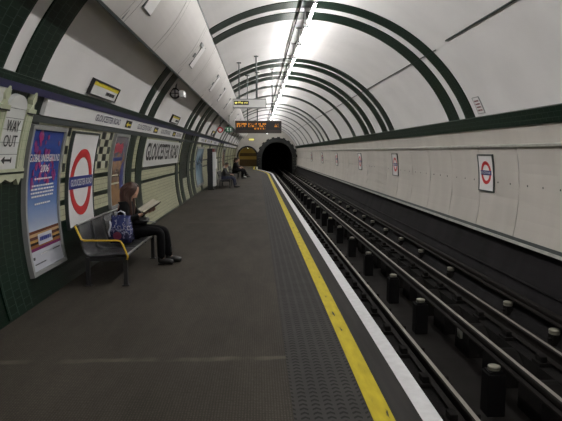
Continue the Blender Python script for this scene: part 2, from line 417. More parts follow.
# tiled ribs right round the hall
LB = angz(.02)
ribs = [(-1.0, -.45), (-.2, .35), (4.22, 4.82), (5.08, 5.64), (10.18, 10.64), (10.98, 11.56), (16.28, 16.84), (17.14, 17.82), (18.92, 19.64), (19.98, 20.86),
        (22.7, 23.35), (26.5, 27.2), (31.1, 31.8), (33.4, 34.1), (35.4, 36.1), (39.9, 40.6), (44.0, 44.6), (48.0, 48.6), (53, 53.6), (56.8, 57.4)]
for i, (a, b) in enumerate(ribs):
    bm = bmesh.new(); arc_slab(bm, 22.9, LB, a, b, .0, .014, 80, 1)
    struct(finish('trim_%d' % (i+1), bm, M['greentile'], uv=rib_uv))
NT = len(ribs)
def trim(bm, m, **k):
    global NT; NT += 1
    return struct(finish('trim_%d' % NT, bm, m, **k))
bm = bmesh.new(); arc_slab(bm, 18.9, 23.0, Y0, Y1, .0, .05, 4, 1); trim(bm, M['greentile'], uv=bore_uv)      # cove band
bm = bmesh.new(); arc_slab(bm, 155.9, 157.2, Y0, Y1, .0, .05, 2, 1); trim(bm, M['greentile'], uv=bore_uv)    # band over the frieze
bm = bmesh.new(); arc_slab(bm, 157.2, 158.4, Y0, Y1, .0, .055, 2, 1); trim(bm, M['bluedark'])
bm = bmesh.new(); arc_slab(bm, 161.8, 163.0, Y0, Y1, .0, .03, 2, 1); trim(bm, M['darkframe'])

# trackside: curved white sheets in a row, plain band above, ledge, sooty wall below
a_lo, a_hi = angz(.20, False), angz(1.71, False)
bm = bmesh.new()
y = 5.72-1.56*7; k = 0
while y < Y1:
    y1 = min(y+1.556, Y1)
    bul = .05 if abs(y-18.20) < .5 else 0
    n = 10; V = {}
    for s, o in enumerate((0, .028)):
        for i in range(n+1):
            for j in range(2):
                t = i/n; oo = o + (bul*math.sin(PI*t)*(1 if j == 1 else 0) if s else 0) + (.012*random.random()*math.sin(PI*t) if s else 0)
                V[s,i,j] = bm.verts.new(arc_pt(a_lo+(a_hi-a_lo)*t, (y, y1-.018-(.05*math.sin(PI*t) if bul and j else 0))[j], oo))
    for s in (0, 1):
        for i in range(n): bm.faces.new((V[s,i,0], V[s,i+1,0], V[s,i+1,1], V[s,i,1]))
    for i in range(n):
        for j in (0, 1): bm.faces.new((V[0,i,j], V[0,i+1,j], V[1,i+1,j], V[1,i,j]))
    for i in (0, n): bm.faces.new((V[0,i,0], V[0,i,1], V[1,i,1], V[1,i,0]))
    for q in (.3, .78, 1.26):                                        # bolt heads in a row
        p = arc_pt(angz(1.06, False), y+q, .028)
        nf = len(bm.faces); rod(bm, p+Vector((.02, 0, 0)), p-Vector((.012, 0, 0)), .017, 8); bm.faces.ensure_lookup_table()
        for f in bm.faces[nf:]: f.material_index = 1
    y += 1.56
struct(finish('wall_right', bm, [M['panelwhite'], M['darkframe']]))
bm = bmesh.new(); arc_slab(bm, angz(1.73, False), 18.9, Y0, Y1, .0, .02, 6, 1); trim(bm, M['panelwhite'])
bm = bmesh.new(); arc_slab(bm, angz(1.70, False), angz(1.735, False), Y0, Y1, .0, .075, 1, 1); trim(bm, M['ledge'])
bm = bmesh.new(); arc_slab(bm, angz(.145, False), angz(.20, False), Y0, Y1, .0, .06, 1, 1); trim(bm, M['darkframe'])
bm = bmesh.new(); arc_slab(bm, angz(.10, False), angz(.145, False), Y0, Y1, .0, .11, 1, 1); trim(bm, M['ledge'])
bm = bmesh.new(); arc_slab(bm, angz(-.95, False), angz(1.9, False), Y0, Y1, -.14, -.03, 16, 1)
struct(finish('wall_trackside', bm, M['soot']))

# ------------------------------------------------------------ platform
def edge(y): return 1.10 if y < 40 else 1.10-1.15*min(1, (y-40)/11.0)**1.6
ys = [Y0] + [40+i*.75 for i in range(0, 16)] + [Y1]
def strip(name, f0, f1, z0, z1, m, isx=True):
    bm = bmesh.new(); rows = []
    for y in ys:
        a, b = f0(y), f1(y)
        rows.append([bm.verts.new((a, y, z0)), bm.verts.new((b, y, z0)), bm.verts.new((b, y, z1)), bm.verts.new((a, y, z1))])
    for A, B in zip(rows, rows[1:]):
        for k in range(4): bm.faces.new((A[k], A[(k+1)%4], B[(k+1)%4], B[k]))
    bm.faces.new(rows[0]); bm.faces.new(rows[-1][::-1])
    return finish(name, bm, m)
struct(strip('floor', lambda y: -2.36, lambda y: edge(y)-.12, -.25, 0, M['floor']))
NT += 1; struct(strip('trim_%d' % NT, lambda y: edge(y)-.12, edge, -.22, .002, M['edgewhite']))
NT += 1; struct(strip('trim_%d' % NT, lambda y: edge(y)-.415, lambda y: edge(y)-.285, 0, .003, M['yellow']))
NT += 1; struct(strip('trim_%d' % NT, lambda y: edge(y)-.89, lambda y: edge(y)-.425, 0, .0025, M['tactile']))
NT += 1; struct(strip('trim_%d' % NT, lambda y: edge(y)-.275, lambda y: edge(y)-.125, 0, .0022, mat('dark edge paving', (.034, .0325, .031), .8, spec=.12, noise=.35, nscale=3, stretch=(6, .4, 1))))
struct(strip('wall_platform_face', lambda y: edge(y)-.45, lambda y: edge(y)-.30, -1.3, -.25, M['soot']))

# ------------------------------------------------------------ track
ZR = -.70
bm = bmesh.new(); box(bm, .4, 3.30, Y0, 74, -1.45, -1.30); struct(finish('floor_pit', bm, M['pit']))
bm = bmesh.new(); box(bm, 1.30, 2.06, Y0, 74, -1.30, -.90); struct(finish('floor_shoulder_platform_side', bm, M['track']))
bm = bmesh.new(); box(bm, 3.27, 3.96, Y0, 74, -1.45, -.90); struct(finish('floor_shoulder_wall_side', bm, M['track']))
def rail(name, x, z, label, prof, topn):
    bm = bmesh.new(); mi = [1 if i in topn else 0 for i in range(len(prof))]
    prism_y(bm, [(x+a, z+b) for a, b in prof], Y0, 73.5, mi)
    return tag(finish(name, bm, [M['rust'], M['railtop']]), label, 'rail')
FB = [(-.06, -.155), (.06, -.155), (.06, -.143), (.012, -.125), (.010, -.045), (.034, -.035), (.034, -.012), (.021, 0), (-.021, 0), (-.034, -.012), (-.034, -.035), (-.010, -.045), (-.012, -.125), (-.06, -.143)]
rail('running_rail', 1.885, ZR, 'running rail nearest the platform edge with worn bright top', FB, (7,))
rail('running_rail', 3.46, ZR, 'running rail farthest from the platform, just left of the small white insulators', FB, (7,))
CB = [(-.06, -.12), (.06, -.12), (.06, -.10), (.022, -.085), (.022, -.065), (.038, -.05), (.036, -.012), (.021, 0), (-.021, 0), (-.036, -.012), (-.038, -.05), (-.022, -.065), (-.022, -.085), (-.06, -.10)]
rail('conductor_rail', 2.715, -.615, 'centre conductor rail carried on the row of black pillars', CB, (7,))
rail('conductor_rail', 3.895, -.518, 'dark outer conductor rail along the foot of the sooty wall', CB, ())

# chairs under the running rails
bm = bmesh.new(); box(bm, -.17, .17, -.10, .10, -.90, -.855, .008)
for s in (-1, 1): box(bm, s*.105-.038, s*.105+.038, -.07, .07, -.855, -.785, .012)
chair_me = finish('rail_chair', bm, M['timber']); n = 0
def put(o, loc, first, parent=None):
    c = o if first else o.copy()
    if not first: COL.objects.link(c)
    c.location = loc; return c
for i in range(62):
    c = put(chair_me, (1.885, 2.2+i*.85, 0), i == 0); tag(c, 'cast chair block gripping the running rail nearest the platform', 'rail chair', 'rail chairs under the near running rail')
ch2 = chair_me.copy()
for i in range(54):
    c = ch2.copy(); COL.objects.link(c); c.location = (3.44, 5.2+i*.9, 0); tag(c, 'cast chair block gripping the running rail near the sooty wall', 'rail chair', 'rail chairs under the far running rail')
# humped sleeper ends between centre rail and far rail
bm = bmesh.new()
prof = [(-.26, -1.3)] + [(-.26+.52*t, -1.02+.13*math.sin(PI*t)) for t in [i/8 for i in range(9)]] + [(.26, -1.3)]
A = [bm.verts.new((-.15, a, z)) for a, z in prof]; B = [bm.verts.new((.15, a, z)) for a, z in prof]
for i in range(len(prof)): bm.faces.new((A[i], A[(i+1) % len(prof)], B[(i+1) % len(prof)], B[i]))
bm.faces.new(A[::-1]); bm.faces.new(B)
blk = finish('sleeper_block', bm, M['timber'])
for i in range(52):
    c = put(blk, (3.105, 4.6+i*1.0, 0), i == 0); tag(c, 'humped sooty sleeper block between the centre rail and the far running rail', 'sleeper block', 'sleeper blocks in the track pit')
# pillars with insulators
ypil = [3.8, 5.72, 8.47, 10.25, 12.62, 14.9, 17.2, 19.5, 21.3, 23.6, 25.7, 27.9, 30.0, 32.1, 34.2, 36.4, 38.6, 40.8, 43, 45.2, 47.4, 49.6, 51.8, 54, 56.2]
def pot_bm(z0, z1, s=1):
    bm = bmesh.new(); h = z1-z0
    lathe(bm, [(.030*s, z0), (.060*s, z0+.12*h), (.066*s, z0+.3*h), (.052*s, z0+.45*h), (.066*s, z0+.58*h), (.066*s, z0+.86*h), (.050*s, z1)], n=14); return bm
for i, y in enumerate(ypil):
    if i == 0:
        pil = empty('rail_pillar', (2.60, y, -1.30), 'x', 'pillar')
        bm = bmesh.new(); box(bm, -.10, .10, -.10, .10, 0, .48, .012); box(bm, -.08, .08, -.08, .08, .48, .50, .006); finish('post', bm, M['pillar'], pil)
        finish('insulator', pot_bm(.50, .555, 1.05), M['pot'], pil, smooth=True)
        c = pil
    else:
        c = copy_tree(pil); c.location = (2.60, y, -1.30)
    tag(c, 'square black pillar in the track pit topped by a pale insulator', 'pillar', 'black pillars under the centre rail')
ins = None
yins = [5.2, 6.75, 8.08, 10.6, 12.6, 14.4, 16.2, 18.1, 19.6, 21.5, 23.2, 25.4, 27.6, 29.6, 31.2, 32.9, 35, 37.2, 39.4, 41.5, 43.8, 46, 48.2, 50.4, 52.6, 55]
for i, y in enumerate(yins):
    if i == 0:
        ins = empty('rail_insulator', (3.85, y, -.855), 'x', 'insulator')
        bm = bmesh.new(); box(bm, -.05, .05, -.07, .07, -.045, .09, .006); finish('foot', bm, M['timber'], ins)
        finish('pot', pot_bm(.09, .165, 1.1), M['pot'], ins, smooth=True)
        bm = bmesh.new(); box(bm, -.09, -.03, -.03, .03, .02, .045, .008); finish('clip', bm, M['timber'], ins)
        c = ins
    else:
        c = copy_tree(ins); c.location = (3.85, y, -.855)
    tag(c, 'small pale insulator carrying the outer conductor rail by the sooty wall', 'insulator', 'insulators under the outer conductor rail')
bm = bmesh.new(); box(bm, 2.90, 2.935, 7.52, 7.64, -1.08, -.86, .004); tag(finish('marker_plate', bm, M['plate']), 'small pale upright plate standing between the centre rail and the far running rail', 'plate')
bm = bmesh.new(); x = CX+math.sqrt(R*R-(-.40-CZ)**2)+.005
rod(bm, (x, Y0+.1, -.40), (x, Y1-.1, -.40), .02, 6); tag(finish('trackside_cable', bm, M['soot']), 'dark cable along the sooty wall just above the outer conductor rail', 'cable')

# ------------------------------------------------------------ far end: wall with tunnel mouth and passage arch
PX, PZ, PR0, PR1 = 2.09, 1.02, 1.66, 2.12
AX, AZ, AR = -1.15, 1.12, 1.0
def holes(bm_name, y):
    c = bpy.data.curves.new('endwall', 'CURVE'); c.dimensions = '2D'; c.fill_mode = 'BOTH'; c.extrude = .15
    def spl(pts):
        s = c.splines.new('POLY'); s.points.add(len(pts)-1); s.use_cyclic_u = True
        for p, q in zip(s.points, pts): p.co = (*q, 0, 1)
    spl([(CX+(R+.1)*math.cos(2*PI*i/96), CZ+(R+.1)*math.sin(2*PI*i/96)) for i in range(96)])
    a0 = math.asin((-1.30-PZ)/ (PR0+.9)) if False else 0
    spl([(PX+PR0*1.05, -1.35)] + [(PX+PR0*1.05*math.cos(PI*i/40), PZ+PR0*1.05*math.sin(PI*i/40)) for i in range(41)] + [(PX-PR0*1.05, -1.35)])
    spl([(AX+AR*1.02, .0)] + [(AX+AR*1.02*math.cos(PI*i/30), AZ+AR*1.02*math.sin(PI*i/30)) for i in range(31)] + [(AX-AR*1.02, .0)])
    ob = bpy.data.objects.new('endwall', c); COL.objects.link(ob); bpy.context.view_layer.update()
    me = bpy.data.meshes.new_from_object(ob.evaluated_get(bpy.context.evaluated_depsgraph_get()))
    bpy.data.objects.remove(ob)
    me.transform(Matrix.Translation((0, y, 0)) @ Matrix.Rotation(PI/2, 4, 'X'))
    me.materials.clear(); me.materials.append(M['endcream'])
    o = bpy.data.objects.new(bm_name, me); COL.objects.link(o); return struct(o)
holes('wall_end', Y1+.15)
bm = bmesh.new()
def arch_tube(bm, cx, cz, r, zb, y0, y1, t, n=40):
    prof = [(cx+r, zb)] + [(cx+r*math.cos(PI*i/n), cz+r*math.sin(PI*i/n)) for i in range(n+1)] + [(cx-r, zb)]
    pro2 = [(cx+r+t, zb)] + [(cx+(r+t)*math.cos(PI*i/n), cz+(r+t)*math.sin(PI*i/n)) for i in range(n+1)] + [(cx-r-t, zb)]
    V = [[bm.verts.new((x, yy, z)) for x, z in p] for p, yy in ((prof, y0), (pro2, y0), (pro2, y1), (prof, y1))]
    for k in range(4):
        A, B = V[k], V[(k+1)%4]
        for i in range(len(prof)-1): bm.faces.new((A[i], A[i+1], B[i+1], B[i]))
    for i in (0, len(prof)-1): bm.faces.new([V[k][i] for k in range(4)])
arch_tube(bm, PX, PZ, PR0, -1.3, Y1+.05, Y1+14, .2); box(bm, PX-2, PX+2, Y1+14, Y1+14.2, -1.4, 3.2)
struct(finish('wall_tunnel', bm, M['soot']))
# stepped ring of dark green blocks round the tunnel mouth
bm = bmesh.new(); n = 22
for i in range(n):
    a0, a1 = PI*i/n, PI*(i+1)/n; ro = PR1+(.0 if i % 2 else .10)
    V = [bm.verts.new((PX+r*math.cos(a), yy, PZ+r*math.sin(a))) for yy in (Y1-.10, Y1+.02) for r, a in ((PR0, a0), (ro, a0), (ro, a1), (PR0, a1))]
    for f in ((0,1,2,3), (7,6,5,4), (0,4,5,1), (1,5,6,2), (2,6,7,3), (3,7,4,0)): bm.faces.new([V[q] for q in f])
for s in (-1, 1):
    for k in range(7):
        z0 = PZ-.3*(k+1); box(bm, PX+s*PR0 if s > 0 else PX-PR1-(.1 if k % 2 else 0), PX+PR1+(-.02 if k % 2 else -.0) if s > 0 else PX-PR0, Y1-.10, Y1+.02, z0, z0+.295)
trim(bm, M['portal'])
bm = bmesh.new(); arch_tube(bm, AX, AZ, AR-.02, 0, Y1-.06, Y1+.04, .17); trim(bm, M['portal'])
bm = bmesh.new(); arch_tube(bm, AX, AZ, AR-.0, 0, Y1+.04, Y1+4, .1); struct(finish('wall_passage', bm, M['passyellow']))
bm = bmesh.new()
for k in range(6): box(bm, AX-1.05, AX+1.05, Y1+4, Y1+4.1, k*.37, k*.37+.37, 0, (1, 1, 0, 1, 0, 0)[k])
struct(finish('wall_passage_end', bm, [M['passyellow'], M['passbrown']]))
bm = bmesh.new(); box(bm, AX-1.0, AX+1.0, Y1-.1, Y1+4, -.2, -.002); struct(finish('floor_passage', bm, M['floor']))
pl = empty('passage_lamp', (AX, Y1+1.6, 2.02), 'lit ceiling lamp inside the yellow passage arch at the platform end', 'lamp')
bm = bmesh.new(); box(bm, -.06, .06, -.5, .5, .0, .05, .01); finish('housing', bm, M['white'], pl)
bm = bmesh.new(); rod(bm, (0, -.48, -.02), (0, .48, -.02), .02, 8); finish('tube', bm, M['lamppass'], pl)
bm = bmesh.new(); box(bm, -2.7, 4.6, Y0-.1, Y0, -1.5, 4.5); struct(finish('wall_back_bounce', bm, M['vault']))  # unseen wall closing the bore behind the camera, added to bounce light
sg = empty('exit_sign', (-.70, Y1, 2.95), 'small lit yellow sign on the end wall above the passage arch', 'sign')
P = flat_surf(0, 0, 0)
bm = bmesh.new(); slab(bm, P, -.32, .32, -.11, .11, 0, .06, 1, 1); finish('casing', bm, M['dark'], sg)
bm = bmesh.new(); slab(bm, P, -.28, .28, -.08, .08, .06, .066, 1, 1); finish('panel', bm, M['textlit'], sg)
el = empty('wall_lamp', (1.0, Y1, 3.58), 'small bright white lamp high on the end wall above the tunnel mouth', 'lamp')
bm = bmesh.new(); slab(bm, P, -.06, .06, -.02, .16, 0, .05, 1, 1); finish('bracket', bm, M['grey'], el)
bm = bmesh.new(); rod(bm, (0, -.05, .05), (0, -.14, .05), .09, 12); finish('lens', bm, M['lampwhite'], el)

# ------------------------------------------------------------ soffit panels on the platform side
SU, SL = (-.87, 3.80), (-1.45, 2.985)
def sof(t, o=0):
    d = Vector((SU[0]-SL[0], SU[1]-SL[1])); nrm = Vector((d.y, -d.x)).normalized()      # towards the hall
    p = Vector(SL)+d*t + nrm*(.05*math.sin(PI*t)+o); return p
n = 10
joints = [Y0+.05, -3.8, -1.65, .5, 2.35, 4.2, 5.96, 7.70, 9.75, 11.75]
while joints[-1] < 57: joints.append(joints[-1]+2.0)
for i, (a, b) in enumerate(zip(joints, joints[1:])):
    root = empty('soffit_panel', (0, (a+b)/2, 0), 'pale grey soffit panel with a slotted vent in the long row over the platform side', 'ceiling panel', 'soffit panels over the platform')
    bm = bmesh.new(); V = {}
    y0, y1 = a-(a+b)/2+.008, b-(a+b)/2-.008
    for s, o in enumerate((-.03, 0)):
        for k in range(n+1):
            p = sof(k/n, o)
            for j, y in enumerate((y0, y1)): V[s,k,j] = bm.verts.new((p.x, y, p.y))
    for s in (0, 1):
        for k in range(n): bm.faces.new((V[s,k,0], V[s,k+1,0], V[s,k+1,1], V[s,k,1]))
    for k in range(n):
        for j in (0, 1): bm.faces.new((V[0,k,j], V[0,k+1,j], V[1,k+1,j], V[1,k,j]))
    for k in (0, n): bm.faces.new((V[0,k,0], V[0,k,1], V[1,k,1], V[1,k,0]))
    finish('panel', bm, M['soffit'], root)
    bm = bmesh.new()
    for yy in (y0+.16,):                                            # second seam line across the panel
        for k in range(n):
            p, q = sof(k/n, .001), sof((k+1)/n, .001)
            bm.faces.new([bm.verts.new(v) for v in ((p.x, yy, p.y), (q.x, yy, q.y), (q.x, yy+.012, q.y), (p.x, yy+.012, p.y))])
    finish('seam_strip', bm, M['darkframe'], root)
    def sbox(bm, t0, t1, ya, yb, o0, o1):
        V = []
        for o in (o0, o1):
            for t, yy in ((t0, ya), (t1, ya), (t1, yb), (t0, yb)):
                p = sof(t, o); V.append(bm.verts.new((p.x, yy, p.y)))
        for f in ((0,1,2,3), (7,6,5,4), (0,4,5,1), (1,5,6,2), (2,6,7,3), (3,7,4,0)): bm.faces.new([V[q] for q in f])
    vents = [yv for yv in (-1.9, 2.2, 6.25, 10.42, 14.5, 17.3, 20.6, 24.6, 28.7, 32.8, 36.9, 41, 45.1, 49.2, 53.3) if a < yv+.1 < b]
    if vents:
        yc = min(max(vents[0]-(a+b)/2-.1, y0+.30), y1-.40)
        root['label'] = 'pale grey soffit panel with a pipe bracket and flat vent cover, over the platform'
        root['group'] = 'soffit panels with vents'
        bm = bmesh.new(); sbox(bm, .28, .72, yc, yc+.36, 0, .016); vc = finish('vent_cover', bm, M['vault'], root)
        bm = bmesh.new(); sbox(bm, .27, .73, yc-.035, yc, 0, .014); sbox(bm, .27, .73, yc+.36, yc+.372, 0, .014); sbox(bm, .27, .28, yc, yc+.36, 0, .014); finish('vent_frame', bm, M['darkframe'], root)
        bm = bmesh.new(); sbox(bm, .02, .70, yc-.255, yc-.24, 0, .012); sbox(bm, .42, .50, yc-.27, yc-.22, 0, .03); sbox(bm, .66, .72, yc-.28, yc-.03, 0, .03); finish('pipe_bracket', bm, M['grey'], root)
    else:
        root['label'] = 'plain pale grey soffit panel without any vent, over the platform'; root['group'] = 'plain soffit panels'
    for w, (s0, s1) in zip(('lower_lip', 'upper_lip'), ((-.02, .012), (.985, 1.02))):
        bm = bmesh.new(); sbox(bm, s0, s1, y0, y1, -.034, .006); finish('edge_lip', bm, M['darkframe'], root)

# ------------------------------------------------------------ strip lights, cables
LX, LZ = .95, 4.00
for i in range(37):
    y = -4.86+1.72*i
    if i == 0:
        sl = empty('strip_light', (LX, y, LZ), 'x', 'lamp')
        bm = bmesh.new(); box(bm, -.018, .018, .06, 1.66, .03, .055, .004); finish('housing', bm, M['white'], sl)
        bm = bmesh.new(); rod(bm, (0, .10, .0), (0, 1.62, .0), .018, 8); finish('tube', bm, M['tube'], sl)
        bm = bmesh.new(); rod(bm, (-.05, 0, -.02), (-.05, 0, .315), .010, 8); box(bm, -.11, .03, -.03, .03, .298, .312, .003); rd = finish('hanger', bm, M['grey'], sl)
        bm = bmesh.new(); box(bm, -.085, .01, -.045, .045, -.06, .03, .01); finish('clamp', bm, M['dark'], rd)
        c = sl
    else:
        c = copy_tree(sl); c.location = (LX, y, LZ)
    tag(c, 'white fluorescent strip light hung from the crown of the vault', 'lamp', 'strip lights along the crown')
bm = bmesh.new(); rod(bm, (.79, Y0+.1, 4.262), (.79, Y1-.2, 4.262), .017, 8)
tag(finish('cable_duct', bm, mat('matt black cable', (.003, .003, .003), .9, spec=.1)), 'thin dark cable duct running along the crown beside the strip lights', 'cable duct')
def ceil_line(name, a, y0, y1, w, lab):
    bm = bmesh.new(); arc_slab(bm, a-w, a+w, y0, y1, .0, .02, 1, 1); tag(finish(name, bm, M['darkframe']), lab, 'conduit')
ceil_line('ceiling_conduit', 48.7, -5.5, 9.35, .20, 'short dark conduit ending partway along the upper right of the vault')
ceil_line('ceiling_conduit', 47.8, 10.0, 58, .13, 'thin dark conduit crossing the ribs on the right of the vault')

# ------------------------------------------------------------ frieze with station name
def frieze(y0, y1, items, label, zb=1.995):
    P = left_surf(y0, zb); L = y1-y0
    root = empty('name_frieze', (arc_pt(angz(zb), y0, .02).x, y0, zb), label, 'sign', None)
    bm = bmesh.new(); slab(bm, P, 0, L, 0, .195, .0, .045, max(1, int(L)), 3); shift(finish('board', bm, M['white']), root)
    for kind, a, b in items:
        if kind == 't':
            bt = bmesh.new(); text(bt, P, 'GLOUCESTER ROAD', a-y0, .048, b-a, .10, .047, .022); shift(finish('lettering', bt, M['bluedark']), root)
        else:
            bs, ba = bmesh.new(), bmesh.new()
            slab(bs, P, a-y0, b-y0, .035, .160, .045, .05, 1, 2); m_ = (a+b)/2-y0
            poly(ba, P, [(m_-.16, .09), (m_-.05, .14), (m_-.05, .105), (m_+.15, .105), (m_+.15, .075), (m_-.05, .075), (m_-.05, .045)], .05, .053)
            sq = shift(finish('arrow_square', bs, M['ink']), root); ar = shift(finish('arrow', ba, M['signyellow']), root); ar.parent = sq
    return root
frieze(5.90, 16.25, [('t', 7.66, 9.0), ('s', 9.36, 9.76), ('t', 10.28, 11.55), ('s', 11.86, 12.30), ('t', 12.72, 14.0), ('s', 14.45, 14.9), ('t', 15.1, 16.0)],
       'long white station name board over the bench and posters, three arrow squares on it')
fr0 = frieze(1.0, 5.04, [('t', 1.6, 2.9), ('s', 3.2, 3.5)], 'white station name board at the left edge above the way out plaque')
frieze(20.9, 31.0, [('t', 21.6, 22.9), ('s', 23.2, 23.6), ('t', 24.2, 25.5), ('s', 26, 26.4), ('t', 28.0, 29.3)], 'white station name board above the pale blue poster and vending machine')
frieze(36.2, 56.5, [('t', 38, 39.3), ('t', 42, 43.3), ('t', 46, 47.3)], 'distant white station name board near the end of the platform')

# ------------------------------------------------------------ posters and signs on the platform wall
def poster_frame(P, w, h, root, m, fw=.05, depth=.05):
    bm = bmesh.new(); frame(bm, P, 0, w, 0, h, fw, .0, depth, 14); shift(finish('frame', bm, m), root)
def on_wall(name, y, z, label, cat, group=None):
    p = arc_pt(angz(z), y, 0); return empty(name, p, label, cat, group)
# blue advertising poster
PY, PZ0, PW = 5.74, .27, .985
root = on_wall('poster', PY, PZ0, 'tall framed blue advertising poster with pink splashes and white lettering', 'poster')
P = left_surf(PY, PZ0); H = R*math.radians(angz(PZ0)-angz(1.89))
poster_frame(P, PW, H, root, M['grey'], .045)
bm = bmesh.new(); slab(bm, P, .045, PW-.045, .045, H-.045, .0, .03, 6, 24); o = finish('sheet', bm, M['posterblue'], uv=sheet_uv(PY, PY+PW, .72, 1.9)); shift(o, root)
bm = bmesh.new(); slab(bm, P, .047, PW-.047, .047, .26, .03, .032, 2, 4); shift(finish('white_footer', bm, M['posterwhite']), root)
bm = bmesh.new(); slab(bm, P, .047, PW-.047, .26, .48, .03, .032, 2, 6); o = finish('striped_band', bm, M['stripe'], uv=sheet_uv(PY, PY+PW, .53, .75)); shift(o, root)
bm = bmesh.new(); slab(bm, P, .30, .70, .31, .43, .032, .034, 1, 2); b_ = shift(finish('caption_box', bm, M['posterwhite']), root)
bm = bmesh.new(); scribble(bm, P, .34, .35, .32, .045, .036, 5, 3); t_ = shift(finish('caption_print', bm, M['blue']), root); t_.parent = b_
bm = bmesh.new()
rr = random.Random(4)
for k in range(34):
    cu, cv = rr.uniform(.14, PW-.14), H-rr.uniform(.10, .66); r0 = rr.uniform(.02, .065)
    if rr.random() < .5: cu = .16+abs(cu-.16)*.8
    m_ = 9; poly(bm, P, [(cu+r0*rr.uniform(.45, 1)*math.cos(2*PI*q/m_), cv+r0*1.3*rr.uniform(.45, 1)*math.sin(2*PI*q/m_)) for q in range(m_)], .03, .0325+k*.00004)
shift(finish('pink_splashes', bm, M['splash']), root)
bm = bmesh.new()
text(bm, P, 'GLOBAL UNDERGROUND', .07, H-.40, PW-.14, .085, .036, .012); text(bm, P, '2006', .38, H-.52, .24, .085, .036, .012)
for k, (w_, dv) in enumerate(((.50, .60), (.62, .675), (.66, .715), (.66, .755), (.62, .795), (.45, .88))): scribble(bm, P, PW/2-w_/2, H-dv, w_, .018, .036, 9, k)
scribble(bm, P, .30, .20, .25, .012, .034, 6, 30)
shift(finish('lettering', bm, M['white']), root)
bm = bmesh.new(); scribble(bm, P, .10, .17, .05, .03, .0345, 2, 8); scribble(bm, P, .12, .11, .30, .012, .0345, 8, 9); scribble(bm, P, .66, .20, .22, .012, .0345, 8, 11); shift(finish('small_print', bm, M['ink']), root)

# big station roundel between checker columns
def roundel(P, w, h, root, rad, bar_w, bar_h, cv, fm, fw, th, sub, txt_h):
    bm = bmesh.new(); slab(bm, P, fw*.5, w-fw*.5, fw*.5, h-fw*.5, .0, sub, 8, 16); shift(finish('panel', bm, M['white']), root)
    bm = bmesh.new(); frame(bm, P, 0, w, 0, h, fw, .0, sub+.012, 14); shift(finish('frame', bm, fm), root)
    bm = bmesh.new(); ring(bm, P, w/2, cv, rad-th, rad, sub, sub+.005); shift(finish('red_ring', bm, M['red']), root)
    bm = bmesh.new(); slab(bm, P, w/2-bar_w/2, w/2+bar_w/2, cv-bar_h/2, cv+bar_h/2, sub, sub+.009, 10, 3); b = shift(finish('blue_bar', bm, M['blue']), root)
    bm = bmesh.new(); text(bm, P, 'GLOUCESTER ROAD', w/2-bar_w*.46, cv-txt_h/2, bar_w*.92, txt_h, sub+.011, .012); t = shift(finish('lettering', bm, M['white']), root); t.parent = b
PY, PZ0, PW = 7.03, .60, 1.10
root = on_wall('station_roundel', PY, PZ0, 'large red ring and blue bar station sign on white panel behind the bench', 'sign')
P = left_surf(PY, PZ0); H = R*math.radians(angz(PZ0)-angz(1.87))
roundel(P, PW, H, root, .455, .96, .165, .60, M['darkframe'], .022, .115, .03, .09)
# portrait poster
PY, PZ0, PW = 9.02, .66, .94
root = on_wall('poster', PY, PZ0, 'framed poster with a pink red top and warm brown picture beyond the big roundel', 'poster')
P = left_surf(PY, PZ0); H = R*math.radians(angz(PZ0)-angz(1.91))
poster_frame(P, PW, H, root, M['grey'], .045)
bm = bmesh.new(); slab(bm, P, .045, PW-.045, .045, H-.045, .0, .03, 4, 20); o = finish('sheet', bm, M['poster2'], uv=sheet_uv(PY, PY+PW, .66, 1.91)); shift(o, root)
bm = bmesh.new(); rr = random.Random(12)
poly(bm, P, [(.14, H-.34), (.13, H-.18), (.28, H-.15), (.45, H-.19), (.58, H-.14), (.66, H-.22), (.63, H-.35), (.40, H-.31)], .03, .032); shift(finish('red_heading', bm, M['poster2r']), root)
bm = bmesh.new(); poly(bm, P, [(.66, .30), (.64, .5), (.72, .72), (.84, .80), (.86, .30)], .03, .032); poly(bm, P, [(.12, H-.47), (.12, H-.41), (.72, H-.40), (.72, H-.46)], .03, .032); shift(finish('blue_figure', bm, M['poster2b']), root)
bm = bmesh.new(); scribble(bm, P, .15, H-.72, .4, .02, .034, 7, 5); scribble(bm, P, .1, .40, .5, .03, .034, 7, 6); shift(finish('small_print', bm, M['creampanel']), root)
# tile name panel
PY, PZ0, PW = 11.66, 1.285, 4.95
root = on_wall('tile_name_sign', PY, PZ0, 'white tiled panel spelling the station name in tall black letters', 'sign')
P = left_surf(PY, PZ0); H = R*math.radians(angz(PZ0)-angz(1.875))
bm = bmesh.new(); slab(bm, P, 0, PW, 0, H, .0, .02, 6, 8); shift(finish('panel', bm, M['plaquewhite']), root)
bm = bmesh.new(); text(bm, P, 'GLOUCESTER ROAD', .12, .13, PW-.38, .40, .023, .03); shift(finish('lettering', bm, M['ink']), root)
# pale blue poster further on
PY, PZ0, PW = 21.3, .22, 2.6
root = on_wall('poster', PY, PZ0, 'pale blue poster on the wall before the vending machine', 'poster')
P = left_surf(PY, PZ0); H = R*math.radians(angz(PZ0)-angz(1.82))
poster_frame(P, PW, H, root, M['grey'], .08)
bm = bmesh.new(); slab(bm, P, .08, PW-.08, .08, H-.08, .0, .03, 4, 16); o = finish('sheet', bm, M['poster3'], uv=sheet_uv(PY, PY+PW, .2, 1.8)); shift(o, root)
for (a, b, lab) in ((28.0, 30.6, 'dim framed poster on the wall behind the seated man'), (37, 39.4, 'distant framed poster on the wall beyond the seated group')):
    root = on_wall('poster', a, .5, lab, 'poster'); P = left_surf(a, .5); H = R*math.radians(angz(.5)-angz(1.85))
    poster_frame(P, b-a, H, root, M['grey'], .07)
    bm = bmesh.new(); slab(bm, P, .07, b-a-.07, .07, H-.07, .0, .03, 4, 14); o = finish('sheet', bm, M['poster2'] if a > 30 else M['poster3'], uv=sheet_uv(a, b, .5, 1.85)); shift(o, root)

